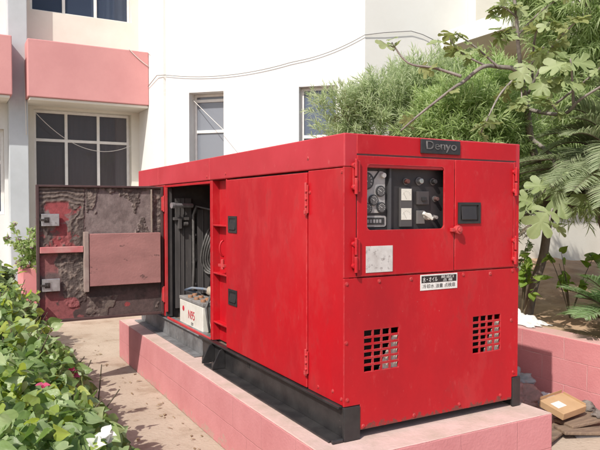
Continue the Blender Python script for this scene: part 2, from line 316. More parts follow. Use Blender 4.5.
def thing(name, loc, label, cat, group=None):
    o = bpy.data.objects.new(name, None); o.empty_display_size = 0.2; COL.objects.link(o); o.location = loc
    return tag(o, label, cat, group)
def text_mesh(name, body, size, O, U, V, m, parent, depth=0.0008, width=None):
    """flat raised lettering lying in the U,V plane, centred on O"""
    c = bpy.data.curves.new(name, 'FONT'); c.body = body; c.size = size; c.extrude = depth; c.align_x = 'CENTER'; c.align_y = 'CENTER'
    tmp = bpy.data.objects.new(name, c); COL.objects.link(tmp)
    me = bpy.data.meshes.new_from_object(tmp.evaluated_get(bpy.context.evaluated_depsgraph_get()))
    bpy.data.objects.remove(tmp)
    U, V, O = Vector(U), Vector(V), Vector(O); N_ = U.cross(V)
    xs = [v.co.x for v in me.vertices] or [0]; ys = [v.co.y for v in me.vertices] or [0]
    k = 1.0 if width is None else width / max(max(xs) - min(xs), 1e-6)
    cx, cy = (max(xs) + min(xs)) / 2, (max(ys) + min(ys)) / 2
    off = world_of(parent)
    for v in me.vertices: v.co = O + U * ((v.co.x - cx) * k) + V * (v.co.y - cy) + N_ * v.co.z - off
    me.materials.clear(); me.materials.append(m); me.name = name
    o = bpy.data.objects.new(name, me); COL.objects.link(o); o.parent = parent
    return o

# ------------------------------------------------------------------ foliage: many leaf faces in one crown mesh
def narrow(n=3, droop=0.25):
    v = []; f = []
    prof = [0.25, 1.0, 0.75, 0.0] if n == 3 else [0.3, 1, 0.9, 0.6, 0.0]
    for i, wd in enumerate(prof):
        t = i / (len(prof) - 1); z = -droop * t * t
        if wd > 0: v += [(t, -0.5 * wd, z + 0.08 * wd), (t, 0.5 * wd, z + 0.08 * wd)]
        else: v.append((t, 0, z))
    k = len(prof) - 2
    for i in range(k): f.append((2 * i, 2 * i + 2, 2 * i + 3, 2 * i + 1))
    f.append((2 * k, 2 * k + 2, 2 * k + 1))
    return v, f
def heart(cup=0.18):
    st = [(-0.07, 0.24), (0.02, 0.40), (0.16, 0.485), (0.36, 0.47), (0.58, 0.35), (0.80, 0.17), (1.0, 0.0)]
    v = []; f = []
    for i, (x, wd) in enumerate(st):
        for k, a in enumerate((-1, -0.5, 0, 0.5, 1)):
            y = a * wd; xx = 0.09 if (i == 0 and a == 0) else (x + 0.05 if i == 0 and abs(a) < 0.7 else x)
            z = cup * abs(y) * 1.5 - 0.22 * xx * abs(xx) + 0.035 * math.sin(8 * x + 5 * a) * abs(a) - 0.25 * max(0, abs(y) - 0.3)
            v.append((xx, y, z))
    for i in range(len(st) - 1):
        for k in range(4):
            a = i * 5 + k; f.append((a, a + 5, a + 6, a + 1))
    return v, f
def fig_leaf():
    half = [(0.04, 0.02), (-0.02, 0.16), (0.03, 0.36), (0.14, 0.47), (0.26, 0.47), (0.33, 0.38), (0.34, 0.25), (0.38, 0.23), (0.46, 0.36), (0.58, 0.50), (0.70, 0.53), (0.78, 0.45), (0.75, 0.31), (0.64, 0.17), (0.68, 0.15), (0.80, 0.215), (0.92, 0.20), (1.01, 0.11), (1.04, 0.0)]
    o = half + [(x, -y) for x, y in reversed(half[:-1])]
    v = [(x, y, 0.10 * abs(y) - 0.22 * x * x + 0.05 * math.sin(9 * x + 6 * y)) for x, y in o]; c = len(v); v.append((0.42, 0, -0.05)); v.append((0.1, 0, 0.0))
    f = []
    n = len(o)
    for i in range(n):
        j = (i + 1) % n; xm = (o[i][0] + o[j][0]) / 2
        f.append((c if xm > 0.25 else c + 1, j, i))
    f.append((c, 5, c + 1)); f.append((c, c + 1, n - 6))
    return v, f
def scatter(tmpl, P, D, Nn, L, W):
    """place a leaf template at points P along D with normal Nn (numpy, vectorised) -> verts, loops"""
    tv = np.array(tmpl[0]); D = D / np.linalg.norm(D, axis=1, keepdims=True)
    Sd = np.cross(Nn, D); Sd /= np.maximum(np.linalg.norm(Sd, axis=1, keepdims=True), 1e-6); Nn = np.cross(D, Sd)
    v = P[:, None, :] + D[:, None, :] * (tv[None, :, 0, None] * L[:, None, None]) + Sd[:, None, :] * (tv[None, :, 1, None] * W[:, None, None]) + Nn[:, None, :] * (tv[None, :, 2, None] * L[:, None, None])
    return v.reshape(-1, 3), len(tv), tmpl[1], np.tile(np.abs(tv[:, 1]), len(P))
def leaf_obj(name, sets, mats, parent):
    off = np.array(world_of(parent)) if parent else np.zeros(3)
    VV = []; LI = []; LS = []; MI = []; base = 0; tot = 0
    AC = []
    for (v, nv, fs, ac), mi in sets:
        AC.append(ac)
        n = len(v) // nv; VV.append(v - off)
        for f in fs:
            LI.append(None); a = (np.arange(n)[:, None] * nv + np.array(f)[None, :] + base); LI[-1] = a
            MI.append(np.full(n, mi))
        base += len(v)
    loops = np.concatenate([a.reshape(-1) for a in LI]); sizes = np.concatenate([np.full(len(a), a.shape[1]) for a in LI])
    starts = np.concatenate([[0], np.cumsum(sizes)[:-1]]); V = np.concatenate(VV)
    me = bpy.data.meshes.new(name); me.vertices.add(len(V)); me.vertices.foreach_set('co', V.astype(np.float32).ravel())
    me.loops.add(len(loops)); me.loops.foreach_set('vertex_index', loops.astype(np.int32))
    me.polygons.add(len(sizes)); me.polygons.foreach_set('loop_start', starts.astype(np.int32))
    for m in mats: me.materials.append(m)
    me.polygons.foreach_set('material_index', np.concatenate(MI).astype(np.int32))
    me.polygons.foreach_set('use_smooth', np.ones(len(sizes), dtype=bool))
    me.update(calc_edges=True); me.validate()
    at = me.attributes.new('across', 'FLOAT', 'POINT'); at.data.foreach_set('value', np.concatenate(AC).astype(np.float32))
    o = bpy.data.objects.new(name, me); COL.objects.link(o)
    if parent: o.parent = parent
    return o
rng = np.random.default_rng(11)
def unit(n):
    a = rng.normal(size=(n, 3)); return a / np.linalg.norm(a, axis=1, keepdims=True)

# ================================================================== GROUND
def terrain(name, x0, x1, y0, y1, nx, ny, fn, m):
    vs = []; fs = []
    for j in range(ny + 1):
        for i in range(nx + 1):
            x = x0 + (x1 - x0) * i / nx; y = y0 + (y1 - y0) * j / ny; vs.append((x, y, fn(x, y)))
    for j in range(ny):
        for i in range(nx):
            a = j * (nx + 1) + i; fs.append((a, a + 1, a + nx + 2, a + nx + 1))
    return MB().add(vs, fs).build(name, m, smooth=True, fix=False)
GROUND = mat('sandy_concrete', (0.45, 0.37, 0.295), 0.92, (0.375, 0.30, 0.23), 1.3, 10, spots=[(2.6, 0.52, 0.68, (0.29, 0.215, 0.155), 0.8), (9, 0.6, 0.72, (0.47, 0.39, 0.31), 0.6), (22, 0.58, 0.64, (0.27, 0.205, 0.15), 0.5), (60, 0.66, 0.72, (0.26, 0.2, 0.15), 0.6)], bump=0.6, bump_scale=42, spec=0.15)
SOIL = mat('reddish_soil', (0.52, 0.37, 0.25), 0.95, (0.37, 0.245, 0.16), 3, 10, spots=[(26, 0.6, 0.68, (0.16, 0.10, 0.065), 0.8), (40, 0.66, 0.7, (0.5, 0.38, 0.26), 0.7)], bump=0.8, bump_scale=24, spec=0.1)
g = MB().add([(-300, -300, 0), (300, -300, 0), (300, 300, 0), (-300, 300, 0)], [(0, 1, 2, 3)]).build('ground', GROUND, fix=False)
tag(g, kind='structure')
def soil_z(x, y):
    return 0.47 + 0.10 * noise.noise((x * 0.9, y * 0.9, 3)) + 0.05 * noise.noise((x * 4, y * 4, 9)) + 0.22 * max(0, min(1, (x - 3.0) / 2.5)) * (0.7 + 0.3 * math.sin(y * 2.1))
so = terrain('soil_bed', 2.56, 10.5, -6, 4.40, 110, 130, lambda x, y: soil_z(x, y) if x > 2.7 else soil_z(x, y) * 0.5 + 0.23, SOIL)
tag(so, kind='structure')
hb = terrain('planting_soil', -2.7, -1.25, -2.2, 5.4, 14, 60, lambda x, y: 0.004 + (0.10 + 0.04 * noise.noise((x * 3, y * 3, 1))) * max(0, min(1, (-1.25 - x) / 0.2)), mat('dark_planting_soil', (0.10, 0.07, 0.05), 0.95, (0.06, 0.045, 0.03), 12, 8, bump=0.5))
tag(hb, kind='structure')

# ================================================================== PLINTH AND GARDEN WALL
pl = MB().box(-0.175, 1.256, -0.19, 3.92, 0, 0.38).build('concrete_plinth', PLINTH, bevel=0.008)
tag(pl, 'low pink painted block plinth carrying the red generator', 'plinth')
rw = MB().box(2.37, 2.57, -6.0, 4.40, 0, 0.545).build('garden_wall', RWALL, bevel=0.008)
tag(rw, 'low pink block wall holding back the soil bed at right', 'wall')

# ================================================================== BUILDING
bld = thing('building', (1.13, 8.04, 0), 'white and cream rendered building with pink bands and canted window wall', 'building')
FY = 8.04
HT = 7.5
uwin = (-0.54, 1.02, 4.555, 6.1); lwin = (-0.505, 0.995, 1.35, 3.045)
MB().plate((0, FY, 0), (1, 0, 0), (0, 0, 1), (0, -1, 0), (-0.74, 1.13), (0, HT), [uwin, lwin], 0.25).build('facade_wall', WALLC, bld)
lw2 = (-2.4, -0.925, 1.40, 2.70); lw3 = (-2.4, -0.93, 4.75, 6.1)
MB().plate((0, FY, 0), (1, 0, 0), (0, 0, 1), (0, -1, 0), (-6, -0.742), (0, HT), [lw2, lw3], 0.25).build('facade_wall', WALLW, bld)
MB().box(-0.876, -0.609, 7.79, FY - 0.002, 0, HT).build('pilaster', PILAST, bld, bevel=0.01)
MB().box(-0.646, 1.128, 7.44, FY - 0.003, 3.128, 3.965).build('pink_band', BAND, bld, bevel=0.012)
MB().box(-0.62, 1.126, 7.47, FY - 0.003, 3.085, 3.126).build('soffit', WALLC, bld, bevel=0.008)
MB().box(-6.0, -0.85, 7.44, FY - 0.003, 3.128, 3.975).build('pink_band', BAND, bld, bevel=0.012)
MB().box(-6.0, -0.88, 7.47, FY - 0.003, 3.085, 3.126).build('soffit', WALLC, bld, bevel=0.008)
# canted tower: return wall, window wall, shaded wall
AX = 1.13; AY = 6.538; q = math.sqrt(0.5); TL = 2.936
MB().box(AX, AX + 0.25, AY + 0.12, FY + 0.3, 0, HT).build('return_wall', WALLW, bld)
tw1 = (0.366, 0.905, 1.45, 3.168); tw2 = (2.02, 2.56, 1.45, 3.168)
MB().plate((AX, AY, 0), (q, -q, 0), (0, 0, 1), (-q, -q, 0), (0, TL), (0, HT), [tw1, tw2], 0.25).build('canted_wall', WALLW, bld)
CX = AX + q * TL; CY = AY - q * TL
MB().plate((CX, CY, 0), (1, 0, 0), (0, 0, 1), (0, -1, 0), (0, 9.0), (0, HT), [], 0.25).build('shaded_wall', mat('grey_white_render', (0.74, 0.735, 0.70), 0.85, (0.70, 0.69, 0.65), 1.5, 9, bump=0.12, bump_scale=35, spec=0.2), bld)
MB().box(5.03, 12.2, CY - 0.16, CY - 0.002, 0, HT).build('cream_wall', WALLC, bld)
MB().box(4.40, 9.0, 3.05, CY - 0.165, 3.735, 3.905).build('canopy_slab', [OLIVE], bld, bevel=0.01)
MB().box(4.375, 4.398, 3.03, CY - 0.165, 3.725, 3.945).build('canopy_fascia', WALLW, bld)
# sealing volumes behind the windows
def window(O, U, N_, rect, depth, us, vs_, glass, fr, name='window', curtain=None):
    """frame, bars and panes set back in a wall opening; us / vs_ are bar centre positions"""
    O, U, N_ = Vector(O), Vector(U), Vector(N_); V = Vector((0, 0, 1)); O = O - N_ * depth
    u0, u1, v0, v1 = rect; h = fr / 2
    eu = [u0] + us + [u1]; ev = [v0] + vs_ + [v1]; holes = []
    for i in range(len(eu) - 1):
        for j in range(len(ev) - 1):
            a = eu[i] + (fr if i == 0 else h); b = eu[i + 1] - (fr if i == len(eu) - 2 else h)
            c = ev[j] + (fr if j == 0 else h); d = ev[j + 1] - (fr if j == len(ev) - 2 else h)
            holes.append((a, b, c, d))
    f = MB().plate(O, U, V, N_, (u0 + 0.002, u1 - 0.002), (v0 + 0.002, v1 - 0.002), holes, 0.05).build(name, FRAMEW, bld, bevel=0.004)
    p = MB()
    for a, b, c, d in holes:
        p.plate(O - N_ * 0.022, U, V, N_, (a - 0.004, b + 0.004), (c - 0.004, d + 0.004), [], 0.006)
    p.build('pane', glass, f)
    for (c0, c1, z0, z1, cm) in curtain or []:
        n = int((c1 - c0) / 0.012); vs = []; fs = []
        for i in range(n + 1):
            u = c0 + (c1 - c0) * i / n; dd = 0.10 + 0.022 * math.sin(u * 52 + 2 * math.sin(u * 9)) + 0.012 * math.sin(u * 23 + 1)
            for z in (z0, z1): vs.append(O + U * u + V * z - N_ * dd)
        for i in range(n): fs.append((2 * i, 2 * i + 2, 2 * i + 3, 2 * i + 1))
        MB().add(vs, fs).build('curtain', cm, f, smooth=True, fix=False)
    r = MB(); e = 0.05; dp = 0.9
    r.plate(O - N_ * dp, U, V, N_, (u0 - e, u1 + e), (v0 - e, v1 + e), [], 0.02)
    for a, b in ((u0 - e, u0 - e + 0.02), (u1 + e - 0.02, u1 + e)):
        r.plate(O - N_ * 0.15, U, V, N_, (a, b), (v0 - e, v1 + e), [], dp - 0.152)
    for a, b in ((v0 - e, v0 - e + 0.02), (v1 + e - 0.02, v1 + e)):
        r.plate(O - N_ * 0.15, U, V, N_, (u0 - e + 0.022, u1 + e - 0.022), (a, b), [], dp - 0.152)
    r.build('room', ROOM, f)
    return f
fo, fu, fn = (0, FY, 0), (1, 0, 0), (0, -1, 0)
window(fo, fu, fn, lwin, 0.13, [-0.012, 0.488], [2.575], GLASS, 0.045, curtain=[(-0.02, 0.99, 1.36, 3.03, CURT), (-0.50, -0.06, 1.36, 2.5, CURT)])
window(fo, fu, fn, uwin, 0.13, [-0.03, 0.46], [5.3], GLASSB, 0.045, curtain=[(0.42, 0.98, 4.56, 6.08, CURTL)])
window(fo, fu, fn, lw2, 0.10, [-1.9, -1.41], [2.2], GLASSB, 0.05, curtain=[(-2.3, -0.95, 1.41, 2.69, CURT)])
window(fo, fu, fn, lw3, 0.10, [-1.9, -1.41], [5.4], GLASSB, 0.05, curtain=[(-2.3, -0.95, 4.76, 6.09, CURTL)])
co, cu_, cn = (AX, AY, 0), (q, -q, 0), (-q, -q, 0)
window(co, cu_, cn, tw1, 0.17, [], [2.62, 3.07], GLASST, 0.042, curtain=[(0.38, 0.62, 1.46, 2.4, CURT)])
window(co, cu_, cn, tw2, 0.10, [], [2.49], GLASSW, 0.045)
# planter and its plant by the pilaster
MB().box(-0.83, 0.6, 6.55, 7.25, 0, 0.70).build('planter_box', POTM, bevel=0.012)
pb = bpy.data.objects['planter_box']; tag(pb, 'pink painted masonry planter at the foot of the pale pilaster', 'planter')

# ================================================================== WIRES
def sag(a, b, s, n=14):
    a, b = Vector(a), Vector(b); return [a.lerp(b, i / n) - Vector((0, 0, s * 4 * (i / n) * (1 - i / n))) for i in range(n + 1)]
def bpt(d, z, o=0.025): return Vector((AX + q * d - q * o, AY - q * d - q * o, z))
m_ = MB().tube([(AX - 0.02, 7.42, 3.42), (AX - 0.03, 6.9, 3.5)] + sag(bpt(0.0, 3.44), bpt(1.9, 3.50), 0.09) + sag(bpt(1.95, 3.51), bpt(TL, 3.80), 0.05)[1:] + [(CX + 0.3, CY - 0.03, 3.87), (CX + 0.75, CY - 0.03, 3.95), (CX + 0.95, CY - 0.03, 3.93), (CX + 1.15, CY - 0.03, 3.88)], 0.005, 6)
tag(m_.build('electric_cable', WIRE, smooth=True), 'sagging dark cable strung across the white canted wall above its windows', 'cable')
m_ = MB().tube(sag((1.10, 7.41, 3.965), on_plane(262, 165, 1, 5.0), 0.05), 0.0045, 6)
tag(m_.build('electric_cable', WIREP, smooth=True), 'thin pale cable slanting down in front of the first canted wall window', 'cable')
m_ = MB().tube(sag((-0.50, 7.93, 2.97), (0.97, 7.93, 2.53), 0.30, 20), 0.0045, 6)
tag(m_.build('electric_cable', WIREP, smooth=True), 'thin pale cable drooping across the dark ground floor window', 'cable')
m_ = MB().tube(sag((0.80, 7.425, 3.99), (1.12, 7.425, 3.74), 0.02) , 0.006, 6)
tag(m_.build('electric_cable', WIREP, smooth=True), 'short pale cable over the top right corner of the pink band', 'cable')
m_ = MB().tube(sag((-0.66, 7.77, 3.70), (-0.64, 7.77, 2.60), 0.0) , 0.006, 6)
tag(m_.build('electric_cable', WIREP, smooth=True), 'short pale cable hanging down the face of the pilaster', 'cable')

# ================================================================== GENERATOR
W, LN, ZB, ZT = 1.18, 3.78, 0.553, 1.88
gen = thing('generator', (W / 2, LN / 2, 0.38), 'large red diesel generator in a steel cabinet, one side door open', 'generator')
# roof cover with seams
rf = MB()
for a, b in ((0.0, 1.795), (1.799, 3.095), (3.099, LN)): rf.box(-0.004, W + 0.004, a if a else -0.006, b, 1.718, ZT)
rf = rf.build('roof_cover', REDT, gen, bevel=0.006)
# left side
MB().box(0.0, 0.03, 0.0, 0.350, ZB, 1.714).build('side_panel', RED, gen, bevel=0.003)
MB().box(0.0, 0.03, 2.905, LN, ZB, 1.714).build('side_panel', RED, gen, bevel=0.003)
MB().box(0.004, 0.03, 1.80, 2.903, 1.694, 1.714).build('side_panel', RED, gen, bevel=0.003)
# closed door
dc = MB().box(-0.006, 0.022, 0.357, 1.480, ZB + 0.004, 1.706).build('access_door', RED, gen, bevel=0.004)
def tray_handle(parent, y0, y1, z0, z1):
    mb = MB().plate((-0.006, 0, 0), (0, 1, 0), (0, 0, 1), (-1, 0, 0), (y0, y1), (z0, z1), [(y0 + 0.018, y1 - 0.018, z0 + 0.016, z1 - 0.016)], -0.006)
    mb.plate((-0.0065, 0, 0), (0, 1, 0), (0, 0, 1), (-1, 0, 0), (y0 + 0.018, y1 - 0.018), (z0 + 0.016, z1 - 0.016), [], -0.001)
    h = mb.build('handle', ALU, parent, bevel=0.002)
    M = Matrix.Translation((-0.010, (y0 + y1) / 2, (z0 + z1) / 2)) @ Matrix.Rotation(rad(9), 4, 'Y')
    hw = (y1 - y0) / 2 - 0.022; hh = (z1 - z0) / 2 - 0.020
    MB().box(-0.003, 0.003, -hw, hw, -hh, hh * 0.7, M).build('paddle', PLASTIC, parent, bevel=0.002)
    return h
h = tray_handle(dc, 1.288, 1.432, 1.350, 1.462)
h.data.materials[0] = PLASTIC
h = tray_handle(dc, 1.288, 1.432, 0.862, 0.968)
h.data.materials[0] = PLASTIC
def side_hinge(parent, y, z, hgt=0.125):
    mb = MB().box(-0.012, -0.003, y - 0.012, y + 0.020, z - hgt / 2, z + hgt / 2).cyl((-0.014, y, z - hgt / 2 - 0.01), (-0.014, y, z + hgt / 2 + 0.012), 0.007)
    for dz in (-0.035, 0.0, 0.04): mb.cyl((-0.010, y - 0.004, z + dz), (-0.022, y - 0.004, z + dz), 0.009, n=6)
    mb.box(-0.024, -0.008, y - 0.008, y + 0.008, z - hgt / 2 - 0.004, z - hgt / 2 + 0.016)
    return mb.build('hinge', REDW, parent, bevel=0.002)
side_hinge(dc, 0.352, 1.565, 0.15); side_hinge(dc, 0.352, 0.695, 0.12)
# black gap lines behind the door edges and the recessed post beside it
MB().box(0.024, 0.03, 0.352, 1.490, ZB + 0.004, 1.714).build('door_backing', SOOT, gen)
po = MB()
po.box(0.0, 0.085, 1.755, 1.80, ZB, 1.714); po.box(0.002, 0.06, 1.486, 1.500, ZB, 1.714); po.box(0.055, 0.062, 1.502, 1.753, ZB, 1.714)
for z in (0.685, 1.04, 1.385): po.box(0.004, 0.053, 1.502, 1.753, z, z + 0.012)
po = po.build('door_post', RED, gen, bevel=0.003)
rg = MB(); rc = Vector((0.0, 1.53, 1.235))
rg.tube([rc + Vector((-0.03 * math.sin(t), 0.008, 0.055 * math.cos(t))) for t in [math.pi * i / 14 for i in range(15)]], 0.007, 8)
rg.build('lifting_ring', RED, po, smooth=True)
MB().box(-0.018, 0.004, 1.50, 1.60, 1.105, 1.125).cyl((-0.012, 1.53, 1.09), (-0.012, 1.53, 1.16), 0.012).build('door_catch', REDW, po, bevel=0.002)
# opening jambs and sill
MB().box(0.0, 0.055, 2.872, 2.903, ZB, 1.692).build('door_jamb', SOOT, gen, bevel=0.003)
MB().box(-0.014, 0.010, 2.858, 2.869, 0.60, 1.69).build('door_jamb', REDW, gen, bevel=0.002)
MB().box(-0.002, 0.012, 1.802, 2.856, ZB - 0.012, ZB + 0.006).build('sill', REDW, gen, bevel=0.003)
MB().box(0.0125, 0.07, 1.802, 2.856, ZB - 0.012, ZB - 0.004).build('sill', MATS['dusty_skid_steel'], gen, bevel=0.002)
# interior
MB().box(0.03, 1.12, 1.52, 3.7, 0.520, 0.535).build('floor_plate', mat('dirty_floor', (0.20, 0.15, 0.11), 0.9, (0.10, 0.075, 0.06), 9, 8), gen)
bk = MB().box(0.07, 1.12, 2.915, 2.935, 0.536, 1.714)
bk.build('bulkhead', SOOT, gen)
ip = MB().box(0.085, 0.235, 2.88, 2.912, 0.62, 1.60).box(0.285, 0.62, 2.86, 2.912, 0.74, 1.50)
ip.box(0.155, 0.165, 2.872, 2.879, 0.62, 1.60).box(0.12, 0.126, 2.874, 2.879, 0.62, 1.60).box(0.40, 0.408, 2.852, 2.859, 0.74, 1.5).box(0.33, 0.336, 2.852, 2.859, 0.74, 1.5)
for z in (0.80, 1.02, 1.24, 1.44): ip.box(0.24, 0.28, 2.875, 2.905, z, z + 0.012); ip.cyl((0.262, 2.875, z + 0.03), (0.262, 2.855, z + 0.03), 0.011, n=8)
ip.build('engine_panel', INNER, gen, bevel=0.003)
MB().tube([(0.235, 2.86, 0.6), (0.247, 2.86, 1.0), (0.245, 2.86, 1.45), (0.27, 2.84, 1.53)], 0.013, 10).build('conduit', RUBBER, gen, smooth=True)
MB().cyl((0.03, 2.80, 1.535), (0.23, 2.84, 1.535), 0.019, n=16).cyl((0.025, 2.798, 1.535), (0.05, 2.803, 1.535), 0.026, n=16).build('vent_pipe', ZINC, gen, smooth=False)
MB().box(0.06, 0.20, 2.84, 2.875, 1.405, 1.43).box(0.10, 0.13, 2.83, 2.87, 1.33, 1.42).cyl((0.15, 2.85, 1.37), (0.19, 2.85, 1.37), 0.02, n=10).build('bracket', INNER, gen, bevel=0.002)
hs = MB()
for k in range(5):
    r = 0.20 - 0.013 * k; c = Vector((0.385 + 0.012 * k, 2.82 - 0.014 * k, 1.12))
    hs.tube([c + Vector((0.38 * r * math.cos(t), 0.05 * math.sin(t * 2), r * math.sin(t))) for t in [2 * math.pi * i / 26 for i in range(27)]], 0.010, 8)
hs.build('coiled_hose', RUBBER, gen, smooth=True)
MB().tube([(0.26, 2.84, 1.53), (0.34, 2.7, 1.5), (0.42, 2.5, 1.56), (0.40, 2.2, 1.62)], 0.008, 8).build('hose', RUBBER, gen, smooth=True)
MB().tube([(0.34, 2.80, 0.62), (0.36, 2.7, 0.9), (0.33, 2.62, 1.1), (0.42, 2.5, 1.2)], 0.016, 10).build('hose', BLACK, gen, smooth=True)
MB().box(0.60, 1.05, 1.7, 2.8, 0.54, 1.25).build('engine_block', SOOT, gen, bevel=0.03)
# right, rear, inner partitions
MB().box(W - 0.03, W, 0.0, LN - 0.03, ZB - 0.1, 1.714).build('side_panel', RED, gen, bevel=0.003)
MB().box(0.03, W, LN - 0.028, LN, ZB, 1.714).build('rear_panel', RED, gen, bevel=0.003)
MB().box(0.065, W - 0.031, 1.505, 1.515, 0.536, 1.714).build('bulkhead', SOOT, gen)
MB().box(0.031, W - 0.031, 0.035, 1.50, 0.50, 0.515).build('floor_plate', SOOT, gen)
# --- front face
FO = (0, 0, 0)
def fplate(mb, us, vs_, holes, t, y): return mb.plate((0, y, 0), (1, 0, 0), (0, 0, 1), (0, -1, 0), us, vs_, holes, t)
V1 = (0.115, 0.327, 0.709, 0.914); V2 = (0.835, 1.042, 0.720, 0.922)
fl = MB(); fplate(fl, (-0.004, W + 0.002), (0.425, 1.1765), [V1, V2, (-0.004, 0.092, 0.425, 0.552), (1.135, W + 0.002, 0.425, 0.552)], 0.012, -0.006)
fl = fl.build('lower_panel', RED, gen, bevel=0.002)
fu_ = MB(); fplate(fu_, (-0.004, W + 0.002), (1.180, 1.7165), [(0.074, 1.146, 1.188, 1.7165)], 0.012, -0.004)
fu_ = fu_.build('upper_frame', RED, gen, bevel=0.002)
MB().box(0.068, 1.152, -0.0085, 0.0, 1.783, ZT - 0.004).build('header_panel', RED, gen, bevel=0.002)
MB().box(0.086, 1.145, 0.0045, 0.007, 1.190, 1.36).build('door_backing', SOOT, gen)
WIN = (0.126, 0.619, 1.410, 1.733)
cdr = MB(); fplate(cdr, (0.0695, 0.686), (1.186, 1.7735), [WIN], 0.010, -0.012)
# rounded corners of the window
rc_ = cdr; R_ = 0.022
for sx, sz, cx, cz in ((1, 1, WIN[0], WIN[2]), (-1, 1, WIN[1], WIN[2]), (1, -1, WIN[0], WIN[3]), (-1, -1, WIN[1], WIN[3])):
    poly = [(cx, 0, cz)] + [(cx + sx * R_ * (1 - math.sin(t)), 0, cz + sz * R_ * (1 - math.cos(t))) for t in [math.pi / 2 * i / 6 for i in range(7)]]
    rc_.prism([(p[0], -0.0115, p[2]) for p in poly], (0, 0.009, 0))
cdr = cdr.build('control_door', RED, gen, bevel=0.003)
for nm_, a in (('gap_shade_strip', (0.068, 1.152, 1.7762, 1.7812)), ('gap_shade_strip', (0.0655, 0.0705, 1.186, 1.774)), ('gap_shade_strip', (0.684, 0.696, 1.186, 1.774)), ('gap_shade_strip', (1.1285, 1.1355, 1.186, 1.774))):
    MB().box(a[0], a[1], -0.0068 if a[0] == 0.068 else -0.0055, -0.001, a[2], a[3]).build(nm_, PLASTIC, gen)  # dark strips added to paint the shade in the door gaps
cdl = MB(); fplate(cdl, (0.694, 1.129), (1.186, 1.7735), [], 0.010, -0.012)
cdl = cdl.build('control_door', RED, gen, bevel=0.003)
MB().box(1.134, 1.150, -0.0095, 0.0, 1.186, 1.777).build('door_stop', RED, gen, bevel=0.002)
def front_hinge(parent, x, z, hgt=0.14):
    mb = MB().box(x - 0.004, x + 0.016, -0.026, -0.008, z - hgt / 2, z + hgt / 2)
    mb.cyl((x - 0.008, -0.026, z - hgt / 2 - 0.012), (x - 0.008, -0.026, z - 0.01), 0.009).cyl((x - 0.008, -0.026, z + 0.0), (x - 0.008, -0.026, z + hgt / 2 + 0.008), 0.0075)
    for dz in (-0.055, 0.052):
        mb.cyl((x - 0.014, -0.008, z + dz), (x - 0.014, -0.026, z + dz), 0.013, n=8)
    mb.box(x - 0.02, x + 0.004, -0.018, -0.006, z - hgt / 2 + 0.02, z + hgt / 2 - 0.02)
    return mb.build('hinge', RED, parent, bevel=0.002)
front_hinge(cdr, 0.060, 1.672, 0.15); front_hinge(cdr, 0.060, 1.292, 0.15)
front_hinge(cdl, 1.142, 1.668, 0.14); front_hinge(cdl, 1.142, 1.282, 0.14)
# right door handle
ht = MB(); fplate(ht, (0.712, 0.872), (1.434, 1.548), [(0.728, 0.856, 1.448, 1.534)], 0.008, -0.020)
fplate(ht, (0.728, 0.856), (1.448, 1.534), [], 0.001, -0.0135)
ht = ht.build('handle', PLASTIC, cdl, bevel=0.002)
M = Matrix.Translation((0.790, -0.018, 1.497)) @ Matrix.Rotation(rad(-7), 4, 'X')
MB().box(-0.056, 0.050, -0.003, 0.003, -0.042, 0.030, M).build('paddle', PANELB, cdl, bevel=0.002)
MB().cyl((0.702, -0.012, 1.402), (0.702, -0.040, 1.402), 0.024, n=8).cyl((0.702, -0.040, 1.402), (0.702, -0.048, 1.402), 0.013, n=12).box(0.655, 0.70, -0.032, -0.013, 1.392, 1.412).build('latch', REDW, cdr, bevel=0.003)
# placard
pc = MB().box(0.118, 0.281, -0.0145, -0.0122, 1.200, 1.331)
pc = pc.build('placard', PAPER, cdr, bevel=0.001); pc['label'] = 'weathered white notice plate with faded print'
# instrument panel
inp = MB(); fplate(inp, (0.085, 0.675), (1.38, 1.765), [], 0.006, 0.040); inp = inp.build('instrument_panel', PANELB, gen)
MB().box(0.065, 0.085, 0.004, 0.3, 1.37, 1.77).build('panel_box', PANELB, gen)
MB().box(0.675, 0.69, 0.004, 0.3, 1.37, 1.77).build('panel_box', PANELB, gen)
def rounded(x0, x1, z0, z1, r, n=5):
    pts = []
    for cx, cz, a0 in ((x1 - r, z1 - r, 0), (x0 + r, z1 - r, 90), (x0 + r, z0 + r, 180), (x1 - r, z0 + r, 270)):
        for i in range(n + 1):
            t = rad(a0 + 90 * i / n); pts.append((cx + r * math.cos(t), cz + r * math.sin(t)))
    return pts
gpnl = MB().prism([(x, 0.036, z) for x, z in rounded(0.06, 0.268, 1.494, 1.703, 0.02)], (0, 0.0035, 0)).prism([(x, 0.036, z) for x, z in rounded(0.06, 0.276, 1.424, 1.480, 0.014)], (0, 0.0035, 0))
gpnl = gpnl.build('gauge_panel', ALU, inp)
MB().prism([(0.13, 0.0348, 1.592), (0.138, 0.0348, 1.584), (0.238, 0.0348, 1.708), (0.228, 0.0348, 1.708)], (0, 0.001, 0)).build('divider', DARKINK, inp)
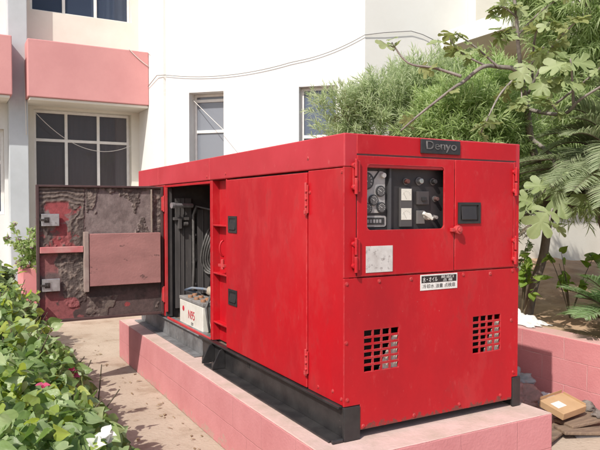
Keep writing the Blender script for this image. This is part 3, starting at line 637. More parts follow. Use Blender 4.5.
def gauge(x, z, r):
    gg = MB().cyl((x, 0.036, z), (x, 0.026, z), r, n=28).build('gauge', GAUGE, inp, bevel=0.0015)
    dial = MB().cyl((x, 0.0259, z), (x, 0.0254, z), r * 0.80, n=28).build('dial', mat('dial_grey', (0.09, 0.085, 0.085), 0.4), inp)
    nd = MB()
    for i in range(9):
        t = rad(210 - 30 * i); c_, s_ = math.cos(t), math.sin(t)
        nd.prism([(x + r * (a * c_ - b * s_), 0.0252, z + r * (a * s_ + b * c_)) for a, b in ((0.58, -0.03), (0.74, -0.03), (0.74, 0.03), (0.58, 0.03))], (0, -0.0004, 0))
    t = rad(150); c_, s_ = math.cos(t), math.sin(t)
    nd.prism([(x + r * (a * c_ - b * s_), 0.0250, z + r * (a * s_ + b * c_)) for a, b in ((-0.1, -0.04), (0.6, -0.02), (0.6, 0.02), (-0.1, 0.04))], (0, -0.0004, 0))
    nd.build('scale_marks', WHITE, inp)
for x, z, r in ((0.237, 1.603, 0.028), (0.194, 1.558, 0.028), (0.156, 1.516, 0.028), (0.242, 1.521, 0.027), (0.150, 1.653, 0.044)): gauge(x, z, r)
MB().cyl((0.253, 0.036, 1.683), (0.253, 0.020, 1.683), 0.013, n=16).build('push_button', WHITE, inp, bevel=0.002)
MB().box(0.10, 0.262, 0.032, 0.036, 1.435, 1.470).build('hour_counter', GAUGE, inp, bevel=0.001)
dg = MB()
for k in range(6): dg.box(0.135 + k * 0.019, 0.148 + k * 0.019, 0.0312, 0.0319, 1.444, 1.461)
dg.build('counter_digits', mat('digit_grey', (0.25, 0.24, 0.24), 0.5), inp)
MB().box(0.285, 0.297, 0.020, 0.0395, 1.385, 1.762).build('trim_strip', mat('dark_trim', (0.06, 0.058, 0.062), 0.5), inp, bevel=0.001)
for z in (1.583, 1.483):
    MB().box(0.358, 0.436, 0.026, 0.0395, z - 0.062, z + 0.040).build('meter', mat('meter_case', (0.075, 0.07, 0.07), 0.4), inp, bevel=0.002)
    MB().box(0.364, 0.430, 0.0242, 0.0258, z - 0.026, z + 0.034).build('meter_dial', OFFW, inp, bevel=0.001)
    nm = MB()
    for i in range(7):
        t = rad(150 - 20 * i); nm.cyl((0.397 + 0.024 * math.cos(t), 0.0241, z - 0.012 + 0.030 * math.sin(t)), (0.397 + 0.028 * math.cos(t), 0.0241, z - 0.012 + 0.035 * math.sin(t)), 0.0006, n=4)
    nm.tube([(0.397, 0.0241, z - 0.02), (0.378, 0.0241, z + 0.012)], 0.0006, 4).build('scale_marks', DARKINK, inp)
def knob(x, z, r, m, dp=0.022):
    MB().cyl((x, 0.0395, z), (x, 0.034, z), r * 1.35, n=20).build('bezel', mat('bezel_metal', (0.16, 0.15, 0.15), 0.35, metal=0.4), inp)
    MB().cyl((x, 0.0338, z), (x, 0.0338 - dp, z), r, r * 0.85, n=18).build('knob', m, inp, bevel=0.002)
knob(0.400, 1.655, 0.013, mat('dark_red_lens', (0.10, 0.035, 0.03), 0.3)); knob(0.487, 1.658, 0.016, mat('chrome_knob', (0.5, 0.5, 0.5), 0.2, metal=0.9)); knob(0.581, 1.657, 0.014, PLASTIC)
knob(0.596, 1.566, 0.012, mat('brown_lens', (0.09, 0.05, 0.045), 0.4)); knob(0.590, 1.468, 0.011, mat('worn_switch', (0.2, 0.18, 0.17), 0.5))
MB().box(0.468, 0.545, 0.022, 0.0395, 1.535, 1.605).build('breaker', mat('breaker_case', (0.055, 0.048, 0.048), 0.5), inp, bevel=0.003)
MB().box(0.492, 0.522, 0.012, 0.0218, 1.555, 1.575).build('breaker_lever', PLASTIC, inp, bevel=0.002)
MB().box(0.470, 0.520, 0.026, 0.0395, 1.435, 1.505).build('switch_plate', mat('switch_plate_grey', (0.13, 0.12, 0.115), 0.5), inp, bevel=0.002)
rk = MB().cyl((0.529, 0.026, 1.474), (0.529, -0.002, 1.474), 0.020, 0.017, n=16)
M = Matrix.Translation((0.525, 0.0, 1.474)) @ Matrix.Rotation(rad(28), 4, 'Y')
rk.box(-0.040, 0.028, -0.006, 0.010, -0.009, 0.009, M); rk.build('rotary_switch', OFFW, inp, bevel=0.003)
# nameplate, writing and sticker
npl = MB().box(0.456, 0.722, -0.020, -0.009, 1.799, 1.872); npl = npl.build('nameplate', PLASTIC, gen, bevel=0.003)
text_mesh('lettering', 'Denyo', 0.062, (0.590, -0.0215, 1.836), (1, 0, 0), (0, 0, 1), mat('worn_silver_letters', (0.20, 0.19, 0.185), 0.45, (0.05, 0.047, 0.047), 30, 6), npl, 0.0018, 0.205)
stk = MB().box(0.464, 0.716, -0.0085, -0.0065, 1.090, 1.1715); stk = stk.build('sticker', WHITE, gen)
MB().box(0.471, 0.709, -0.0094, -0.0087, 1.129, 1.1645).build('black_stripe', DARKINK, stk)
text_mesh('lettering', '水・オイル', 0.03, (0.528, -0.0099, 1.146), (1, 0, 0), (0, 0, 1), WHITE, stk, 0.0002, 0.098)
text_mesh('lettering', '給油口\n点 検', 0.017, (0.646, -0.0099, 1.147), (1, 0, 0), (0, 0, 1), WHITE, stk, 0.0002, 0.085)
text_mesh('lettering', '冷却水 油量 点検扉', 0.024, (0.590, -0.0089, 1.1105), (1, 0, 0), (0, 0, 1), DARKINK, stk, 0.0002, 0.222)
# vents: grille bars, dark cavity and pale fin plate seen through
for (u0, u1, v0, v1) in (V1, V2):
    gr = MB(); nx, nz = 4, 6; bw = 0.0055
    for i in range(1, nx): x = u0 + (u1 - u0) * i / nx; gr.box(x - bw, x + bw, -0.0045, 0.002, v0, v1)
    for k in range(1, nz): z = v0 + (v1 - v0) * k / nz; gr.box(u0, u1, -0.0052, 0.003, z - bw, z + bw)
    gr.build('vent_grille', RED, fl)
    cv = MB().box(u0 - 0.03, u1 + 0.03, 0.14, 0.15, v0 - 0.03, v1 + 0.03).build('vent_cavity', SOOT, fl)
    sh = MB(); a0, b0, a1, b1 = u0 - 0.01, v0 - 0.02, u1 + 0.03, v1 - 0.01
    poly = [(a0 + 0.42 * (a1 - a0), b0), (a1, b0), (a1, b1 - 0.03), (a1 - 0.05, b1 - 0.03)]  # pale triangle stands for the patch of sunlight on the fins
    sh.prism([(x, 0.0165, z) for x, z in poly], (0, 0.003, 0))
    for k in range(9):
        x = a1 - 0.012 - 0.015 * k; top = b1 - 0.04 - max(0, (a1 - 0.05 - x)) * 2.0
        if top > b0 + 0.02: sh.box(x, x + 0.004, 0.012, 0.0162, b0, top)
    sh.build('sunlit_fin_plate', mat('sunlit_fin_pale', (0.74, 0.70, 0.62), 0.6, (0.6, 0.55, 0.48), 30, 6), fl)
def bolt(parent, p, ax):
    p = Vector(p); d = Vector(ax)
    return MB().cyl(p, p + d * 0.005, 0.0072, n=6).cyl(p, p + d * 0.0015, 0.010, n=12).build('bolt', REDW if random.random() < 0.4 else RED, parent)
for px, py in ((346.5, 284), (379, 281), (411, 279), (463, 274.5), (490, 273.5), (512, 270.5), (346, 343), (511, 320), (347, 400), (513, 372), (500, 395), (459, 404), (414, 415), (363, 426)):
    x, z = front(px, py, -0.006); bolt(fl, (x, -0.006, z), (0, -1, 0))
for y, z in ((0.02, 0.585), (0.10, 0.605), (0.245, 0.59), (0.02, 1.695), (1.482, 1.60), (3.0, 1.66), (3.4, 1.66), (0.33, 1.60)):
    bolt(gen, (0.0, y, z), (-1, 0, 0))
for y, z in ((0.345, 1.78), (1.49, 1.75), (1.85, 1.745)):
    bolt(gen, (-0.004, y, z), (-1, 0, 0))
# skid frame: channel web, floor flange, gussets, end plates
sk = MB().box(0.012, 0.025, 0.02, 2.0, 0.384, ZB - 0.002).box(-0.075, 0.011, 0.02, 1.74, 0.3815, 0.392).box(-0.020, 0.011, 0.02, 2.0, ZB - 0.016, ZB - 0.003)
sk.build('skid_rail', BLACK, gen, bevel=0.003)
MB().box(0.014, 0.027, 2.005, LN - 0.01, 0.384, ZB - 0.002).box(-0.055, 0.012, 2.0, LN - 0.01, 0.3815, 0.391).box(-0.012, 0.013, 2.005, LN - 0.01, ZB - 0.020, ZB - 0.013).build('skid_rail', GREYST, gen, bevel=0.003)
MB().box(0.20, 0.98, 0.10, LN - 0.1, 0.384, 0.50).build('sump', SOOT, gen)
MB().box(W - 0.025, W - 0.012, 0.02, LN, 0.384, ZB - 0.105).build('skid_rail', BLACK, gen)
for y in (1.545, 1.745):
    MB().prism([(0.011, y, 0.394), (-0.085, y, 0.394), (-0.085, y, 0.41), (-0.028, y, ZB - 0.03), (0.011, y, ZB - 0.017)], (0, 0.012, 0)).box(-0.070, -0.060, y + 0.013, y + 0.05, 0.393, 0.44).build('gusset', BLACK, gen, bevel=0.002)
MB().box(-0.006, 0.089, -0.012, 0.006, 0.383, 0.549).box(-0.070, -0.0065, -0.010, 0.006, 0.383, 0.40).build('end_plate', BLACK, gen, bevel=0.004)
MB().box(1.138, 1.20, -0.012, 0.006, 0.383, 0.549).build('end_plate', BLACK, gen, bevel=0.004)
MB().box(0.0105, 0.0125, 1.13, 1.17, 0.485, 0.512).build('bolt_hole', DARKINK, gen)
# --- open door with its grimy inside
DY = 2.95; X0, X1, Z0, Z1 = -1.052, -0.004, 0.572, 1.703
od = MB().box(X0, X1, DY + 0.024, DY + 0.032, Z0, Z1)
for a in ((X0, X0 + 0.022, Z0, Z1), (X1 - 0.022, X1, Z0, Z1), (X0 + 0.0225, X1 - 0.0225, Z0, Z0 + 0.022), (X0 + 0.0225, X1 - 0.0225, Z1 - 0.018, Z1)): od.box(a[0], a[1], DY - 0.012, DY + 0.0235, a[2], a[3])
od = od.build('access_door', [mat('brown_red_edge', (0.085, 0.045, 0.042), 0.7, (0.06, 0.03, 0.03), 12, 7)], gen, bevel=0.003)
od['label'] = 'open access door showing its grimy inner face'
# lumpy remains of the soundproof lining: real relief, coloured by what is left there, with shadow painted in below the pocket
def fbm(x, z, sc, seed, o=4): return noise.fractal((x * sc, z * sc, seed), 0.9, 2.1, o)
def lin_cls(x, z):
    n1 = fbm(x, z, 4.0, 5.1); n2 = fbm(x, z, 11, 1.3); n3 = fbm(x, z, 34, 7.7, 3); n4 = noise.noise((x * 120, z * 120, 2.2))
    grey, foam, dust, redd = (0.20, 0.155, 0.145), (0.085, 0.063, 0.056), (0.20, 0.155, 0.13), (0.27, 0.055, 0.058)
    ridge = 0.0
    u = (x - X0) / (X1 - X0) + 0.012 * n2; v = (z - Z0) / (Z1 - Z0) + 0.012 * n1
    mix = lambda a, b, t: tuple(p * (1 - t) + q_ * t for p, q_ in zip(a, b))
    sm = lambda a, b, t: max(0.0, min(1.0, (t - a) / (b - a)))
    if u < 0.36 and v > 0.53:                                   # upper left: swirled glue ridges and bare red
        d = math.hypot((u - 0.15) * 1.0, (v - 0.76) * 0.95) + 0.05 * n1 + 0.018 * n2
        ring = 0.5 + 0.5 * math.sin(d * 95 + n1 * 3 + n3 * 1.2)
        t = sm(0.10, 0.12, d) * (1 - sm(0.25, 0.262, d)) * sm(-0.75, -0.45, n2 + 0.3 * n1)
        if v > 0.86: ring = 0.5 + 0.5 * math.sin(v * 190 + n1 * 2.5 + n2); t = max(t, sm(0.86, 0.88, v))
        body = mix(redd, grey, sm(-0.05, 0.15, n1 * 0.8 + 0.5 * n2 + (d - 0.10) * 4))
        c = mix(body, mix(foam, dust, ring * ring * 0.8), t); ridge = t * (0.25 + 0.6 * ring + 0.3 * n3)
        if v < 0.67: c = mix(c, mix(redd, foam, sm(-0.15, 0.2, n2 + n3 * 0.5)), 0.75 * sm(0.67, 0.64, v) if False else 0.75)
    elif u < 0.37:                                               # lower left
        d = math.hypot((u - 0.29) * 1.0, (v - 0.34) * 0.62) + 0.05 * n1 + 0.02 * n2
        t = 1 - sm(0.125, 0.135, d)
        c = mix((0.22, 0.08, 0.078), (0.12, 0.078, 0.073), sm(-0.15, 0.15, n1 + 0.5 * n2))
        c = mix(c, mix(foam, dust, sm(-0.1, 0.6, n3 + 0.4 * n2)), t); ridge = t * (0.7 + 0.5 * n3)
        if v < 0.17: c = mix((0.25, 0.075, 0.077), (0.07, 0.045, 0.042), sm(-0.05, 0.05, n1 * 0.8 + 0.4 * n2 + (u - 0.20) * 2.5))
    elif v > 0.60:                                               # upper right: smooth grey, dark lumps along the top
        t = sm(0.0, 0.02, v - 0.955 + 0.10 * n1 + 0.05 * n2 + 0.19 * max(0, 1 - abs(u - 0.76) * 7) + 0.10 * max(0, 1 - abs(u - 0.42) * 16))
        t = max(t, sm(0.50, 0.54, n1 + 0.35 * n2) * 0.9)
        if u > 0.90: t = max(t, 0.85)
        c = mix(mix(grey, (0.15, 0.112, 0.105), sm(-0.4, 0.4, n2)), mix(foam, dust, sm(0.1, 0.9, n3 + n2 * 0.6)), t); ridge = t * (0.6 + 0.6 * n3 + 0.3 * n2)
    else:                                                        # below the pocket: cast shadow painted in as darker colour
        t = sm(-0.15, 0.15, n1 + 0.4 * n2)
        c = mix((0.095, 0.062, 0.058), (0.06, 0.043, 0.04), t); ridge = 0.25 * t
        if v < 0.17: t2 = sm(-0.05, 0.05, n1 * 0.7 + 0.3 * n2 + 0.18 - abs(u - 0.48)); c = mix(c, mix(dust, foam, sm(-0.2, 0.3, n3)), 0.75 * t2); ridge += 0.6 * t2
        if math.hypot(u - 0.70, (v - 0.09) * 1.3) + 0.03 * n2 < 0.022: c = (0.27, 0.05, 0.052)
    k = 1 + 0.22 * n3 + 0.18 * n4
    return tuple(max(0.008, q_ * k) for q_ in c), ridge + 0.08 * n3 + 0.05 * n4
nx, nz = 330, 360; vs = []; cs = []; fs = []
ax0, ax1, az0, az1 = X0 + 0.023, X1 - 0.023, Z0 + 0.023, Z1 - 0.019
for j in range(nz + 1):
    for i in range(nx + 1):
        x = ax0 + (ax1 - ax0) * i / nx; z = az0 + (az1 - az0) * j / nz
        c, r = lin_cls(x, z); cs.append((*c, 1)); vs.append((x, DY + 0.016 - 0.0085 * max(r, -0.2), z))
for j in range(nz):
    for i in range(nx):
        a = j * (nx + 1) + i; fs.append((a, a + 1, a + nx + 2, a + nx + 1))
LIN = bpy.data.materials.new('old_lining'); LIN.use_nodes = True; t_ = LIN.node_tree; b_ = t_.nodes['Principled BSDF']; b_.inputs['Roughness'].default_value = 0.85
at_ = t_.nodes.new('ShaderNodeVertexColor'); at_.layer_name = 'residue_and_shade'; t_.links.new(at_.outputs[0], b_.inputs['Base Color'])
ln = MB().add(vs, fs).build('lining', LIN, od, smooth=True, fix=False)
ca = ln.data.color_attributes.new('residue_and_shade', 'FLOAT_COLOR', 'POINT'); ca.data.foreach_set('color', np.array(cs, dtype=np.float32).ravel())
pk = MB().box(-0.650, -0.045, DY - 0.060, DY - 0.013, 0.858, 1.298).build('document_pocket', POCK, od, bevel=0.004)
MB().box(-0.690, -0.655, DY - 0.066, DY - 0.0, 0.815, 1.315).build('stiffener', mat('tan_grey_metal', (0.34, 0.27, 0.235), 0.7, (0.25, 0.17, 0.15), 8, 8), od, bevel=0.002)
MB().box(-1.028, -0.692, DY - 0.034, DY - 0.001, 1.145, 1.196).build('stiffener', mat('worn_pink_rail', (0.48, 0.13, 0.135), 0.6, (0.5, 0.25, 0.23), 10, 8), od, bevel=0.004)
MB().box(-0.115, -0.106, DY - 0.020, DY, 1.30, 1.675).build('edge_strip', mat('tan_strip', (0.30, 0.25, 0.2), 0.8, (0.2, 0.15, 0.13), 8, 6), od, bevel=0.002)
for z0, z1 in ((1.366, 1.466), (0.832, 0.935)):
    lt = MB().box(-1.015, -0.878, DY - 0.028, DY - 0.001, z0, z1).build('latch', ZINC, od, bevel=0.003)
    zc = (z0 + z1) / 2
    MB().box(-0.995, -0.955, DY - 0.036, DY - 0.0285, zc - 0.022, zc + 0.022).cyl((-0.975, DY - 0.036, zc), (-0.975, DY - 0.050, zc), 0.010, n=8).box(-1.028, -0.985, DY - 0.044, DY - 0.037, zc - 0.008, zc + 0.010).build('latch_bolt', mat('oily_dark_metal', (0.07, 0.06, 0.055), 0.4, metal=0.5), od, bevel=0.002)
for z in (0.75, 1.55):
    MB().box(-0.025, 0.0, DY - 0.045, DY - 0.013, z - 0.06, z + 0.06).cyl((-0.012, DY - 0.048, z - 0.07), (-0.012, DY - 0.048, z + 0.07), 0.009).build('hinge', REDW, od, bevel=0.002)

# --- battery standing inside
bt = thing('battery', (0.14, 2.38, 0.5355), 'white lead acid battery with orange caps inside the open cabinet door', 'battery')
bx0, bx1, by0, by1, bz = 0.05, 0.235, 2.10, 2.66, 0.5365
MB().box(bx0, bx1, by0, by1, bz, bz + 0.205).build('case', OFFW, bt, bevel=0.006)
MB().box(bx0 - 0.004, bx1 + 0.004, by0 - 0.004, by1 + 0.004, bz + 0.2055, bz + 0.232).build('lid', mat('grey_battery_lid', (0.28, 0.27, 0.26), 0.6, (0.17, 0.16, 0.15), 14, 7), bt, bevel=0.005)
for i in range(6):
    y = by0 + 0.08 + i * 0.076
    x = 0.085 + 0.065 * (i % 2); MB().cyl((x, y, bz + 0.232), (x, y, bz + 0.252), 0.021, n=14).build('vent_cap', ORANGE, bt, bevel=0.002)
for y in (by0 + 0.04, by1 - 0.04):
    MB().cyl((0.19, y, bz + 0.232), (0.19, y, bz + 0.256), 0.012, n=12).box(0.17, 0.215, y - 0.022, y + 0.022, bz + 0.24, bz + 0.252).build('terminal', ZINC, bt)
text_mesh('lettering', 'N95', 0.10, (bx0 - 0.0022, 2.36, bz + 0.105), (0, -1, 0), (0, 0, 1), REDINK, bt, 0.0006, 0.15)
text_mesh('lettering', '12V', 0.035, (bx0 - 0.0022, 2.34, bz + 0.035), (0, -1, 0), (0, 0, 1), DARKINK, bt, 0.0004)
MB().cyl((bx0 - 0.003, 2.56, bz + 0.135), (bx0, 2.56, bz + 0.135), 0.022, n=18).build('emblem', REDINK, bt)
m_ = MB().tube([(0.19, by1 - 0.04, bz + 0.25), (0.10, by1 + 0.01, bz + 0.275), (0.14, 2.60, bz + 0.295), (0.19, 2.45, bz + 0.30), (0.22, 2.25, bz + 0.30), (0.30, 2.15, bz + 0.31)], 0.011, 8)
tag(m_.build('battery_cable', BLUE, smooth=True), 'blue sheathed cable lying across the top of the battery', 'cable')
m_ = MB().tube([(0.19, by0 + 0.05, bz + 0.25), (0.12, by0 + 0.02, bz + 0.28), (0.07, by0 - 0.02, bz + 0.2), (0.09, by0 - 0.05, bz + 0.01)], 0.010, 8)
tag(m_.build('battery_cable', RUBBER, smooth=True), 'black cable dropping down the near end of the battery', 'cable')
rg = MB(); vs = []; fs = []
for j in range(9):
    for i in range(13):
        a = i / 12 * 2 * math.pi; ph = j / 8 * math.pi; n_ = 1 + 0.35 * noise.noise((math.cos(a) * 2, math.sin(a) * 2, ph * 2 + 3))
        vs.append((0.21 + 0.055 * n_ * math.sin(ph) * math.cos(a), 2.27 + 0.10 * n_ * math.sin(ph) * math.sin(a), 0.835 + 0.042 * n_ * math.cos(ph)))
for j in range(8):
    for i in range(12): a = j * 13 + i; fs.append((a, a + 1, a + 14, a + 13))
tag(MB().add(vs, fs).build('rag', mat('tan_rag', (0.40, 0.33, 0.25), 0.9, (0.3, 0.24, 0.18), 20, 6), smooth=True), 'crumpled tan rag lying on top of the battery', 'rag')

# ================================================================== DEBRIS BY THE GARDEN WALL
def lump(name, m, c, r, seed, label, cat, amp=0.35, fr=2.2, nu=26, nv=16, flat=0.0, rot=0.0):
    vs = []; fs = []
    for j in range(nv + 1):
        for i in range(nu):
            a = 2 * math.pi * i / nu; ph = math.pi * j / nv
            d = Vector((math.sin(ph) * math.cos(a), math.sin(ph) * math.sin(a), math.cos(ph)))
            k = 1 + amp * noise.noise(d * fr + Vector((seed, seed * 2, 0))) + 0.5 * amp * abs(noise.noise(d * fr * 2.6 + Vector((seed, 0, 5))))
            x, y, z = d.x * r[0] * k, d.y * r[1] * k, d.z * r[2] * k
            vs.append((c[0] + x * math.cos(rot) - y * math.sin(rot), c[1] + x * math.sin(rot) + y * math.cos(rot), max(c[2] + z, flat)))
    for j in range(nv):
        for i in range(nu): fs.append((j * nu + i, (j + 1) * nu + i, (j + 1) * nu + (i + 1) % nu, j * nu + (i + 1) % nu))
    o = MB().add(vs, fs).build(name, m, smooth=True)
    return tag(o, label, cat)
lump('plastic_sack', BAGP, (1.98, 0.80, 0.09), (0.17, 0.22, 0.11), 3.1, 'dull pink plastic sack crumpled in the shadow beside the plinth', 'sack', 0.6, 2.8, 56, 36, 0.001)
lump('plastic_sheet', BAGG, (2.16, 1.02, 0.11), (0.13, 0.22, 0.14), 8.4, 'dark grey plastic sheet bunched up behind the pink sack', 'plastic sheet', 0.7, 3.2, 56, 36, 0.001)
lump('plastic_bag', mat('pale_blue_bag', (0.42, 0.44, 0.46), 0.5, (0.3, 0.3, 0.32), 9, 7), (2.20, 0.66, 0.06), (0.11, 0.12, 0.06), 5.2, 'pale grey plastic bag lying against the garden wall near the carton', 'plastic bag', 0.6, 3.0, 48, 30, 0.001)
# white bag with red marks on top of the wall
vs = []; fs = []; nn = 34
for j in range(nn + 1):
    for i in range(nn + 1):
        u = i / nn * 2 - 1; v = j / nn * 2 - 1; e = max(0, 1 - abs(u) ** 2.6) * max(0, 1 - abs(v) ** 2.6)
        z = 0.552 + e ** 0.5 * (0.02 + 0.07 * math.exp(-((u + 0.15) ** 2 + (v - 0.35) ** 2) * 4)) + 0.08 * e * abs(noise.noise((u * 2.2, v * 2.2, 4))) + 0.03 * e * abs(noise.noise((u * 5, v * 5, 1)))
        vs.append((2.55 + 0.12 * u + 0.05 * noise.noise((v * 3, 0, 0)), 1.20 + 0.22 * v + 0.06 * noise.noise((u * 3, 5, 0)), z))
for j in range(nn):
    for i in range(nn): a = j * (nn + 1) + i; fs.append((a, a + 1, a + nn + 2, a + nn + 1))
wb = MB().add(vs, fs).build('plastic_bag', BAGW, smooth=True); sm_ = wb.modifiers.new('thick', 'SOLIDIFY'); sm_.thickness = 0.004
tag(wb, 'white plastic bag with red marks draped over the top of the garden wall', 'plastic bag')
# cardboard carton, tilted, flap raised
cb = thing('cardboard_box', (2.02, 0.32, 0.0), 'flattened brown cardboard carton with white label lying by the garden wall', 'carton')
Mc = Matrix.Translation((2.03, 0.36, 0.15)) @ Matrix.Rotation(rad(2), 4, 'Z') @ Matrix.Rotation(rad(-4), 4, 'Y') @ Matrix.Rotation(rad(13), 4, 'X') @ Matrix.Scale(0.58, 4)
MB().box(-0.21, 0.21, -0.17, 0.17, -0.05, 0.035, Mc).build('carton_body', CARD, cb, bevel=0.004)
MB().box(-0.205, 0.195, 0.168, 0.172, 0.038, 0.075, Mc).box(0.20, 0.204, -0.16, 0.15, 0.036, 0.06, Mc).build('flap', CARD, cb)
MB().box(-0.16, -0.01, -0.06, 0.055, 0.0355, 0.0368, Mc).build('paper_label', WHITE, cb)
# boards and rubble below the carton
bd = 0
for (c, l, wd, th, rz, ry, lb) in (((2.06, 0.17, 0.030), 0.44, 0.14, 0.022, -20, 4, 'weathered brown board lying lowest in front of the carton'),
                                   ((2.14, 0.27, 0.066), 0.38, 0.18, 0.022, -8, -3, 'grey brown board lying on the others under the carton'),
                                   ((1.80, 0.26, 0.03), 0.50, 0.12, 0.020, 22, 3, 'long brown board poking out beside the plinth corner')):
    Mb = Matrix.Translation(c) @ Matrix.Rotation(rad(rz), 4, 'Z') @ Matrix.Rotation(rad(ry), 4, 'Y')
    m_ = MB(); n = 8
    for k in range(1): m_.box(-l / 2, l / 2, -wd / 2, wd / 2, -th / 2, th / 2, Mb)
    tag(m_.build('board', BOARD, bevel=0.006), lb, 'board', 'boards under the carton')
lump('rubble_stone', STONE, (2.23, 0.22, 0.10), (0.045, 0.04, 0.022), 2.2, 'dark grey lump of rubble sitting on the boards by the carton', 'rubble', 0.75, 2.4, 14, 9, 0.0)
lump('rubble_stone', STONE, (2.29, 0.36, 0.10), (0.045, 0.06, 0.035), 6.6, 'dark lump of rubble wedged between carton and garden wall', 'rubble', 0.75, 2.4, 14, 9, 0.0)
lump('rubble_stone', STONE, (2.24, 0.10, 0.015), (0.045, 0.05, 0.022), 9.9, 'small grey lump of rubble on the ground at the wall foot', 'rubble', 0.75, 2.4, 14, 9, 0.0)
m_ = MB().box(2.325, 2.36, 0.215, 0.24, 0.0, 0.20); tag(m_.build('wooden_stake', mat('yellow_wood', (0.5, 0.34, 0.14), 0.8, (0.42, 0.27, 0.1), 10, 6), bevel=0.003), 'short yellow wooden stake standing at the garden wall foot', 'stake')
gr_ = []
for i in range(46):
    x = random.uniform(1.45, 2.33); y = random.uniform(-0.2, 1.2); r = random.choice([0.006, 0.008, 0.012, 0.018])
    gr_.append((x, y, r))
pm = MB()
for x, y, r in gr_:
    pts = [Vector((random.uniform(0.6, 1.2) * a, random.uniform(0.6, 1.2) * b, random.uniform(0.5, 1) * c)) * r for a in (-1, 1) for b in (-1, 1) for c in (0, 1)]
    pm.add([Vector((x, y, 0.001)) + p for p in pts], [(0, 2, 3, 1), (4, 5, 7, 6), (0, 1, 5, 4), (2, 6, 7, 3), (0, 4, 6, 2), (1, 3, 7, 5)])
tag(pm.build('gravel', STONE), kind='stuff')
lp = []; ld = []
for i in range(150):
    y = random.uniform(-1.0, 5.2); lp.append((random.choice((random.gauss(-0.75, 0.16), random.gauss(-0.30, 0.07), random.uniform(-0.9, -0.25))), y, 0.006)); ld.append((random.uniform(-1, 1), random.uniform(-1, 1), 0.06))
lp, ld = np.array(lp), np.array(ld)
lit = leaf_obj('leaf_litter', [(scatter(narrow(3, 0.1), lp, ld, np.tile([0, 0, 1.0], (150, 1)) + rng.normal(size=(150, 3)) * 0.25, rng.uniform(0.02, 0.06, 150), rng.uniform(0.008, 0.022, 150)), 0)], [leaf_mat('dry_leaf', [(0.24, 0.17, 0.10), (0.34, 0.25, 0.16), (0.40, 0.33, 0.23)], 0.2, 0.8)], None)
tag(lit, kind='stuff')
sc_ = MB().add([(1.93, 0.17, 0.002), (2.08, 0.10, 0.004), (2.12, 0.22, 0.03), (1.99, 0.26, 0.012)], [(0, 1, 2), (0, 2, 3)]).build('paper_scrap', WHITE, fix=False)
sc_.modifiers.new('thick', 'SOLIDIFY').thickness = 0.001
tag(sc_, 'small scrap of white paper on the ground in front of the boards', 'paper')

# ================================================================== TREES AND PLANTS
LEAF_A = leaf_mat('grey_green_leaf', [(0.20, 0.26, 0.125), (0.30, 0.37, 0.19), (0.39, 0.45, 0.26), (0.48, 0.525, 0.35)], 0.5)
LEAF_B = leaf_mat('bright_green_leaf', [(0.185, 0.26, 0.095), (0.29, 0.38, 0.145), (0.37, 0.465, 0.195), (0.46, 0.535, 0.29)], 0.5)
LEAF_C = leaf_mat('soft_green_leaf', [(0.22, 0.29, 0.12), (0.32, 0.40, 0.18), (0.43, 0.49, 0.27)], 0.55)
LEAF_FIG = leaf_mat('fig_leaf', [(0.19, 0.24, 0.095), (0.27, 0.325, 0.14), (0.35, 0.40, 0.21)], 0.38, 0.5, vein=0.3)
LEAF_FIGD = leaf_mat('olive_fig_leaf', [(0.18, 0.20, 0.07), (0.26, 0.285, 0.11), (0.34, 0.365, 0.165)], 0.42, 0.6, vein=0.2)
LEAF_PALM = leaf_mat('palm_leaflet', [(0.19, 0.235, 0.125), (0.27, 0.315, 0.18), (0.37, 0.40, 0.26)], 0.4, 0.4)
LEAF_PALMG = leaf_mat('green_palm_leaflet', [(0.16, 0.25, 0.10), (0.24, 0.35, 0.165), (0.34, 0.43, 0.27)], 0.4, 0.4)
LEAF_DRY = leaf_mat('dry_palm_leaflet', [(0.13, 0.10, 0.07), (0.22, 0.18, 0.13)], 0.3, 0.8)
LEAF_H1 = leaf_mat('waxy_green_leaf', [(0.095, 0.155, 0.04), (0.185, 0.275, 0.085), (0.27, 0.365, 0.145), (0.37, 0.45, 0.235)], 0.42, 0.4, 0.45, 0.28)
LEAF_H2 = leaf_mat('lime_leaf', [(0.25, 0.33, 0.06), (0.37, 0.44, 0.10), (0.31, 0.40, 0.09)], 0.45, 0.45, 0.4, 0.25)

def clumps(c, r, n, seed, squash=0.9):
    """clump centres on and inside an uneven crown volume"""
    out = []
    for k in range(n):
        d = Vector(unit(1)[0]); k_ = random.uniform(0.35, 1.0) ** 0.5 * (1 + 0.28 * noise.noise(d * 1.7 + Vector((seed, 0, 0))))
        out.append(Vector((c[0] + d.x * r[0] * k_, c[1] + d.y * r[1] * k_, c[2] + d.z * r[2] * k_)))
    return out
def sprigs(centres, base, per, leafL, leafW, spread, up=0.5, nl=14, tl=0.16):
    """each clump: several twigs radiating outward, each ringed by narrow leaves"""
    P = []; D = []; N_ = []; base = np.array(base)
    for c in centres:
        c = np.array(c); out = c - base; out /= max(np.linalg.norm(out), 1e-6)
        for k in range(per):
            d = out * 0.7 + unit(1)[0] * 0.75 + np.array([0, 0, up]); d /= np.linalg.norm(d)
            o = c + unit(1)[0] * spread * rng.random() ** 0.5
            a = np.cross(d, [0.3, 0.2, 1.0]); a /= np.linalg.norm(a); b = np.cross(d, a)
            for i in range(nl):
                t = i / nl; th = i * 2.4 + rng.random()
                side = a * math.cos(th) + b * math.sin(th)
                P.append(o + d * tl * t); dd = side * (1.0 - 0.55 * t) + d * (0.45 + 0.8 * t) + rng.normal(size=3) * 0.12
                D.append(dd); N_.append(d * 0.35 + np.array([-0.45, -0.35, 0.75]) + rng.normal(size=3) * 0.35)
    n = len(P); P = np.array(P); D = np.array(D); N_ = np.array(N_)
    return P, D, N_, leafL * rng.uniform(0.7, 1.2, n), leafW * rng.uniform(0.75, 1.2, n)
